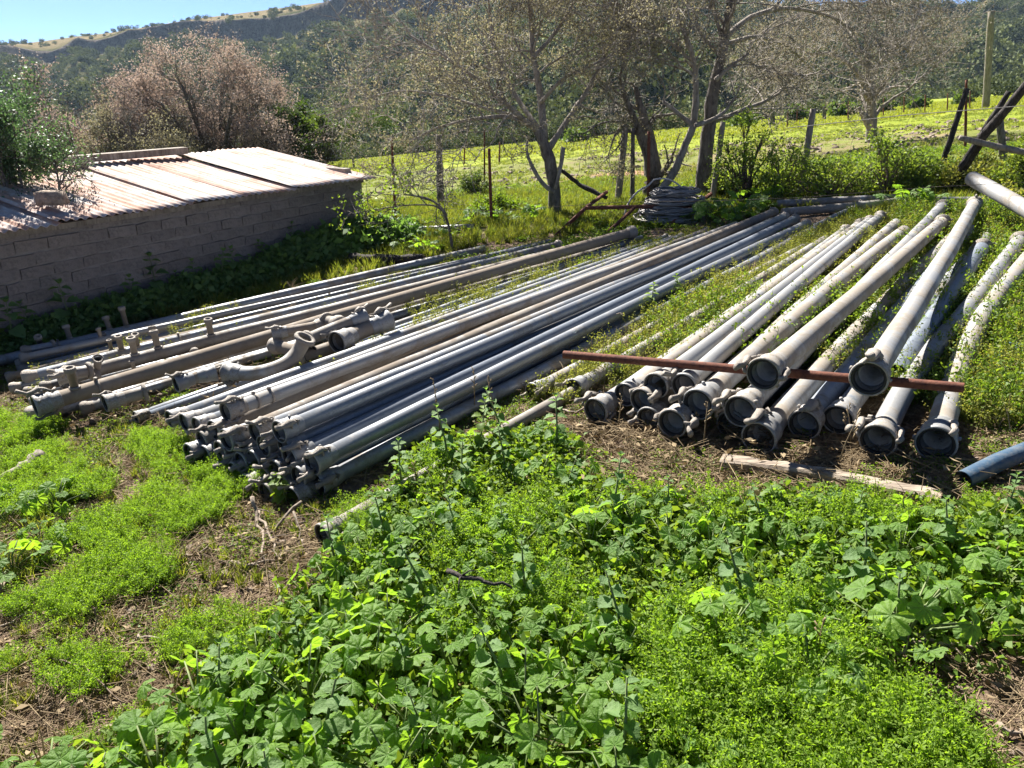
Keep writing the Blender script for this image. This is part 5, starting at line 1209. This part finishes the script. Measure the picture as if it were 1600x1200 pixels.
pro = [nettle_plant('tall dark weed with paired leaves growing in the shade of the shed wall', .38, 6, .10, 'nettle', s, group='tall weeds along the shed wall') for s in range(3)]
copies(pro, spots)
n_ = 900; aa = rng.uniform(-.2, wlen, n_); bb_ = -.02 - rng.uniform(0, 1, n_) * np.clip(.30 - .06 * aa, .07, .3) - .25 * np.clip((1.6 - aa) / 1.6, 0, 1) * rng.uniform(0, 1, n_)
XY = np.array(eB)[None, :2] + aa[:, None] * np.array(ax)[None, :2] + bb_[:, None] * np.array(back)[None, :2]; P = np.column_stack([XY, TZ(XY[:, 0], XY[:, 1])]); scatter('shade_undergrowth', 'dark leafy undergrowth in the shadow of the shed', P, rng.uniform(.9, 2.1, len(P)) * (1 + .25 * np.sin(aa * 2.3)) * np.where(aa > 2.6, .68, 1), dk)
for i, (px, py, h, lb) in enumerate([(188, 470, .36, 'pale topped weed catching the sun before the shed wall, leftmost of the bright ones'), (214, 476, .34, 'sunlit weed with star shaped top, second of the bright ones before the shed'), (240, 470, .40, 'tallest sunlit weed in front of the shed wall'), (322, 455, .52, 'single bright weed standing against the middle of the shed wall'), (520, 405, .42, 'white topped weed near the right corner of the shed wall'), (482, 420, .32, 'leaning weed left of the white topped one by the shed corner'), (165, 520, .2, 'bright low plant at the edge of the shed shadow')]):
    o = nettle_plant(lb, h, 6, .07, 'chick', 70 + i, name='sunlit_weed'); o.location = S(px, py, 0)

# ---- broad leaved mallow plants of the foreground
def palmate(seed, fold=.16, cup=.2):
    r = np.random.default_rng(seed); lobes = 7; seg = lobes * 4; V = [(0, 0, 0)]; vein = [1.0]; T = [.5]
    th0 = .42; ths = np.linspace(-math.pi + th0, math.pi - th0, seg + 1)
    lr = r.uniform(.9, 1.08, lobes)
    for ring, f in enumerate((.35, .7, 1.0)):
        for i, th in enumerate(ths):
            ph = (i % 4) / 4 * 2 * math.pi; lobe = min(i // 4, lobes - 1); ax_ = .5 + .5 * math.cos(ph)          # 0 at the cleft... 1 at lobe edges
            tip = 1 - ax_; R0 = (1 - .17 * ax_ + .05 * (i % 2)) * lr[lobe] * (.82 + .18 * math.cos(th * .5)); rr_ = f * (1 + (R0 - 1) * f ** 1.5)
            if ring == 2: rr_ *= 1 + r.normal(0, .035)
            z = -cup * rr_ ** 2 * .9 + fold * rr_ * (ax_ - .5) * .5 + .16 * rr_ * math.sin(th * 1.5 + seed) + r.normal(0, .012)
            V.append((rr_ * math.cos(th), rr_ * math.sin(th), z)); vein.append(tip ** 3 * (1 - .6 * f)); T.append(.5)
    m = seg + 1; F = [(0, 1 + i, 2 + i) for i in range(seg)]
    for q in (0, 1):
        a = 1 + q * m; c_ = 1 + (q + 1) * m; F += [(a + i, c_ + i, c_ + i + 1, a + i + 1) for i in range(seg)]
    b = MB(); V = np.array(V) + (0.15, 0, 0); b.add(V, F, np.clip(r.uniform(.15, .85) + r.normal(0, .06, len(V)), 0, 1)); me = b.mesh('leaf', M['mallow'])
    at = me.attributes.new('vein', 'FLOAT', 'POINT'); at.data.foreach_set('value', np.array(vein, np.float32)); return me
PL = [palmate(s, .16 + .08 * (s % 3), -.15 + .18 * (s % 4)) for s in range(9)]
def mallow(seed, n, h, rad, ls, label, group='broad leaved mallow plants'):
    r = random.Random(seed); root = thing('mallow_plant', label, 'plant', (0, 0, 0), 0, group); sb = MB()
    for k in range(n):
        a = k * 2.4 + r.uniform(-.4, .4); q = rad * math.sqrt((k + .6) / n) * r.uniform(.8, 1.15); z = h * (1.05 - .55 * (q / rad) ** 2) * r.uniform(.7, 1.15)
        e = Vector((q * math.cos(a), q * math.sin(a), z)); sb.tube([(0, 0, -.02), Vector((e.x * .4, e.y * .4, z * .62)), e], [.0035, .003, .0022], 5, tint=.4)
        s = ls * r.uniform(.55, 1.2); Mx = Matrix.Translation(e) @ Matrix.Rotation(a + r.uniform(-.5, .5), 4, 'Z') @ Matrix.Rotation(r.uniform(-.35, 1.15), 4, 'Y') @ Matrix.Rotation(r.uniform(-.6, .6), 4, 'X') @ Matrix.Scale(s, 4)
        link('leaf', PL[r.randrange(9)], root, M=Mx)
    obj('stems', sb, M['stem'], root); return root
lab = 'broad leaved mallow plant with lobed bright green leaves in the foreground patch'
big = [mallow(s, 14, .165, .17, .044, lab) for s in range(5)]
P, px, py = place(5000, (-2.2, 4), (.75, 4.2), MAL); k = ~inpoly(px, py, FEA) | (rng.uniform(0, 1, len(P)) < .12)
P, px, py = P[k], px[k], py[k]; nearer = py > 860
copies(big, [(Vector(p), rnd.uniform(.75, 1.2) * (.8 if project([p])[1][0] < 1000 else 1)) for p in spaced(P[nearer], .142)][:190], 'broad lobed mallow plant')
lab2 = 'small mallow plant at the back edge of the leafy patch near the pipe mouths'
sm = [mallow(s + 20, 8, .13, .11, .038, lab2, 'small mallow plants near the piles') for s in range(3)]
copies(sm, [(Vector(p), rnd.uniform(.6, 1.1)) for p in spaced(P[~nearer], .15)][:60])
lab3 = 'clump of round leaved mallow in the short weeds at the lower left'
ll = [mallow(s + 30, 9, .10, .12, .036, lab3, 'mallow clumps at the left') for s in range(2)]
P, px, py = place(2500, (-4, 0), (1.0, 4.6), [[(-150, 800), (110, 790), (140, 880), (-150, 930)], [(-200, 1130), (60, 1150), (120, 1260), (-200, 1300)]])
copies(ll, [(Vector(p), rnd.uniform(.7, 1.2)) for p in spaced(P, .17)][:24])
lab4 = 'leafy mallow clump behind the far ends of the piles'
bk = [mallow(s + 40, 9, .2, .2, .07, lab4, 'leafy clumps behind the piles') for s in range(2)]
sp_ = [S(px, py, 0) for (px, py) in ((1108, 352), (1130, 348), (1152, 350), (1175, 340), (1190, 335), (1120, 338), (1160, 338), (1100, 340), (1425, 328), (1445, 325), (1410, 332), (1135, 360), (640, 392), (665, 398), (610, 385), (700, 372), (745, 352), (780, 345), (830, 345), (1205, 322))]
copies(bk, [(p, rnd.uniform(.7, 1.25)) for p in sp_])
# upright toothed plants in the foreground
lab5 = 'upright dead nettle with tiers of toothed grey green leaves in the foreground patch'
nt5 = [nettle_plant(lab5, .24, 6, .045, 'nettle', 90 + s, group='dead nettles in the foreground') for s in range(4)]
P, px, py = place(1500, (-1.6, 3), (.8, 3.4), MAL); P = P[~inpoly(px, py, FEA)]
copies(nt5, [(Vector(p), rnd.uniform(.7, 1.25)) for p in spaced(P, .25)][:55], 'upright dead nettle')
for i, (px, py, h, lb) in enumerate([(742, 716, .30, 'tall leafy weed standing up before the outer pipe of the middle pile'), (1008, 500, .26, 'leafy weed between the middle and right piles, nearer the rod'), (1055, 478, .22, 'bushy weed between the middle and right piles, further back'), (450, 790, .12, 'small weed at the foot of the tangled latches'), (1205, 800, .14, 'single toothed weed in front of the pale board')]):
    o = nettle_plant(lb, h, 7, .05, 'chick', 110 + i, name='leafy_weed'); o.location = S(px, py, 0)

# ---- sticks and dead stalks
def stick(pts, r0, label, mat='stick', h=.015, name='dead_stick', lift=None):
    P = [S(p[0], p[1], p[2] if len(p) > 2 else h) for p in pts]; o = P[0]; b = MB(); Q = []
    for i in range(len(P) - 1):
        for q in range(4): Q.append(P[i].lerp(P[i + 1], q / 4) - o + Vector((rnd.gauss(0, 1), rnd.gauss(0, 1), abs(rnd.gauss(0, 1)))) * r0 * .9)
    Q.append(P[-1] - o); b.tube(Q, np.linspace(r0, r0 * .45, len(Q)), 6); L_ = (P[-1] - P[0]).length
    for q in range(3):
        i = rnd.randrange(1, len(Q) - 1); d = (Q[i + 1] - Q[i - 1]).normalized(); s = Vector((-d.y, d.x, rnd.uniform(0, .4))) * rnd.choice((-1, 1)) + d * .8
        b.tube([Q[i], Q[i] + s * L_ * .1 + Vector((0, 0, .01)), Q[i] + s * L_ * .2], [r0 * .4, r0 * .3, r0 * .15], 4)
    tag(obj(name, b, M[mat], loc=o), label, 'stick', 'dead sticks on the ground')
stick([(395, 777, .09), (405, 820), (416, 880)], .009, 'pale straight stick leaning from the pipe mouths to the ground')
stick([(400, 800, .03), (425, 840), (436, 885)], .007, 'forked stick crossing the pale straight one')
stick([(470, 785, .06), (425, 832), (345, 858)], .007, 'long crooked stick slanting down from the lowest pipe mouth')
stick([(461, 800, .06), (468, 840), (474, 868)], .005, 'thin dark stick between the pipe mouth and the lone pipe')
stick([(345, 880), (385, 884), (430, 876)], .008, 'bleached stick lying level on the bare soil', 'logwood')
stick([(258, 870), (310, 868), (330, 850)], .007, 'dark stick end poking out of the green weeds')
stick([(215, 995), (250, 1000), (268, 1012)], .006, 'short forked twig on red soil left of the leaves')
stick([(150, 950, .22), (149, 985, .1), (148, 1030)], .003, 'thin upright dead stem in the lower left weeds', 'deadstem')
stick([(78, 1028, .03), (130, 1042, .06), (190, 1100, .03), (205, 1095)], .003, 'long curved thin twig across the lower left soil', 'deadstem')
stick([(-5, 1050), (60, 1030), (100, 1010)], .006, 'stick lying at the left edge of the lower left soil')
stick([(-5, 985), (40, 960), (60, 935)], .005, 'thin stick at the left edge above the lower left soil')
stick([(698, 893, .2), (745, 905, .19), (800, 918, .17)], .009, 'black stick lying over the leaves in the middle foreground', 'burnt')
stick([(1415, 990, .03), (1480, 1010, .04), (1540, 1015)], .007, 'grey stick in the dry patch at lower right')
stick([(1400, 1030, .02), (1445, 990, .06)], .007, 'short grey stick rising from the dry patch at lower right')
stick([(1375, 1130, .02), (1377, 1040, .02)], .004, 'thin dead stem beside the feathery patch', 'deadstem')
stick([(1560, 1140), (1600, 1150), (1640, 1160)], .008, 'pale stick at the lower right edge', 'logwood')
stick([(1330, 880, .03), (1300, 800, .05)], .005, 'dry stalk leaning on the pale board')
stick([(870, 640, .02), (900, 645, .06), (960, 620, .05)], .006, 'dark dead stick beside the leftmost wide pipe mouth')
stick([(1000, 478, .12), (960, 492, .14), (935, 520, .1)], .006, 'bare branch lying between the middle and right piles')
def stalk(px, py, h, dx, label):
    o = S(px, py, 0); b = MB(); b.tube([(0, 0, -.02), (dx * .4, 0, h * .5), (dx, 0, h)], [.003, .0026, .0015], 4)
    for q in range(6): z = h * (.55 + .08 * q); b.tube([(dx * .8, 0, z), (dx * .8 + rnd.uniform(-.02, .02), rnd.uniform(-.02, .02), z + .02)], [.0018, .003], 4)
    tag(obj('dead_stalk', b, M['straw'], loc=o), label, 'stalk', 'dry stalks standing before the piles')
for a in [(690, 690, .33, -.03, 'tall dry stalk before the middle pile, leftmost of the standing ones'), (775, 668, .27, -.04, 'dry seed headed stalk before the bright grey pipe'), (742, 650, .26, 0, 'dry stalk close behind the tall leafy weed'), (655, 770, .14, -.02, 'short dry stalk beside the outer pipe'), (1098, 706, .24, 0, 'straight dry stalk standing before the central wide mouth'), (1075, 690, .14, .03, 'bent dry stalk before the low centre mouth'), (1305, 735, .26, .06, 'dry stalk crossing the mouth hidden at the right of the row'), (1330, 700, .2, -.05, 'second dry stalk crossing behind it'), (1270, 1060, .2, .0, 'thin stalk in the feathery patch'), (965, 680, .2, .01, 'dry stalk between the two leftmost wide mouths')]: stalk(*a)

# ================================================================== AIR
HAZE = 0.00012
m, nt, out = newmat('haze'); v_ = N(nt, 'ShaderNodeVolumePrincipled'); v_.inputs['Density'].default_value = HAZE; v_.inputs['Color'].default_value = (.55, .75, 1.0, 1); v_.inputs['Anisotropy'].default_value = .3
nt.links.new(v_.outputs[0], out.inputs['Volume'])
b = MB(); b.box((0, 0, 0), (2700, 2700, 260)); hz = obj('haze', b, m, loc=(0, 0, 35), smooth=False); tag(hz, 'thin bluish haze over the valley', None, None, 'stuff')
SC.cycles.volume_bounces = 0
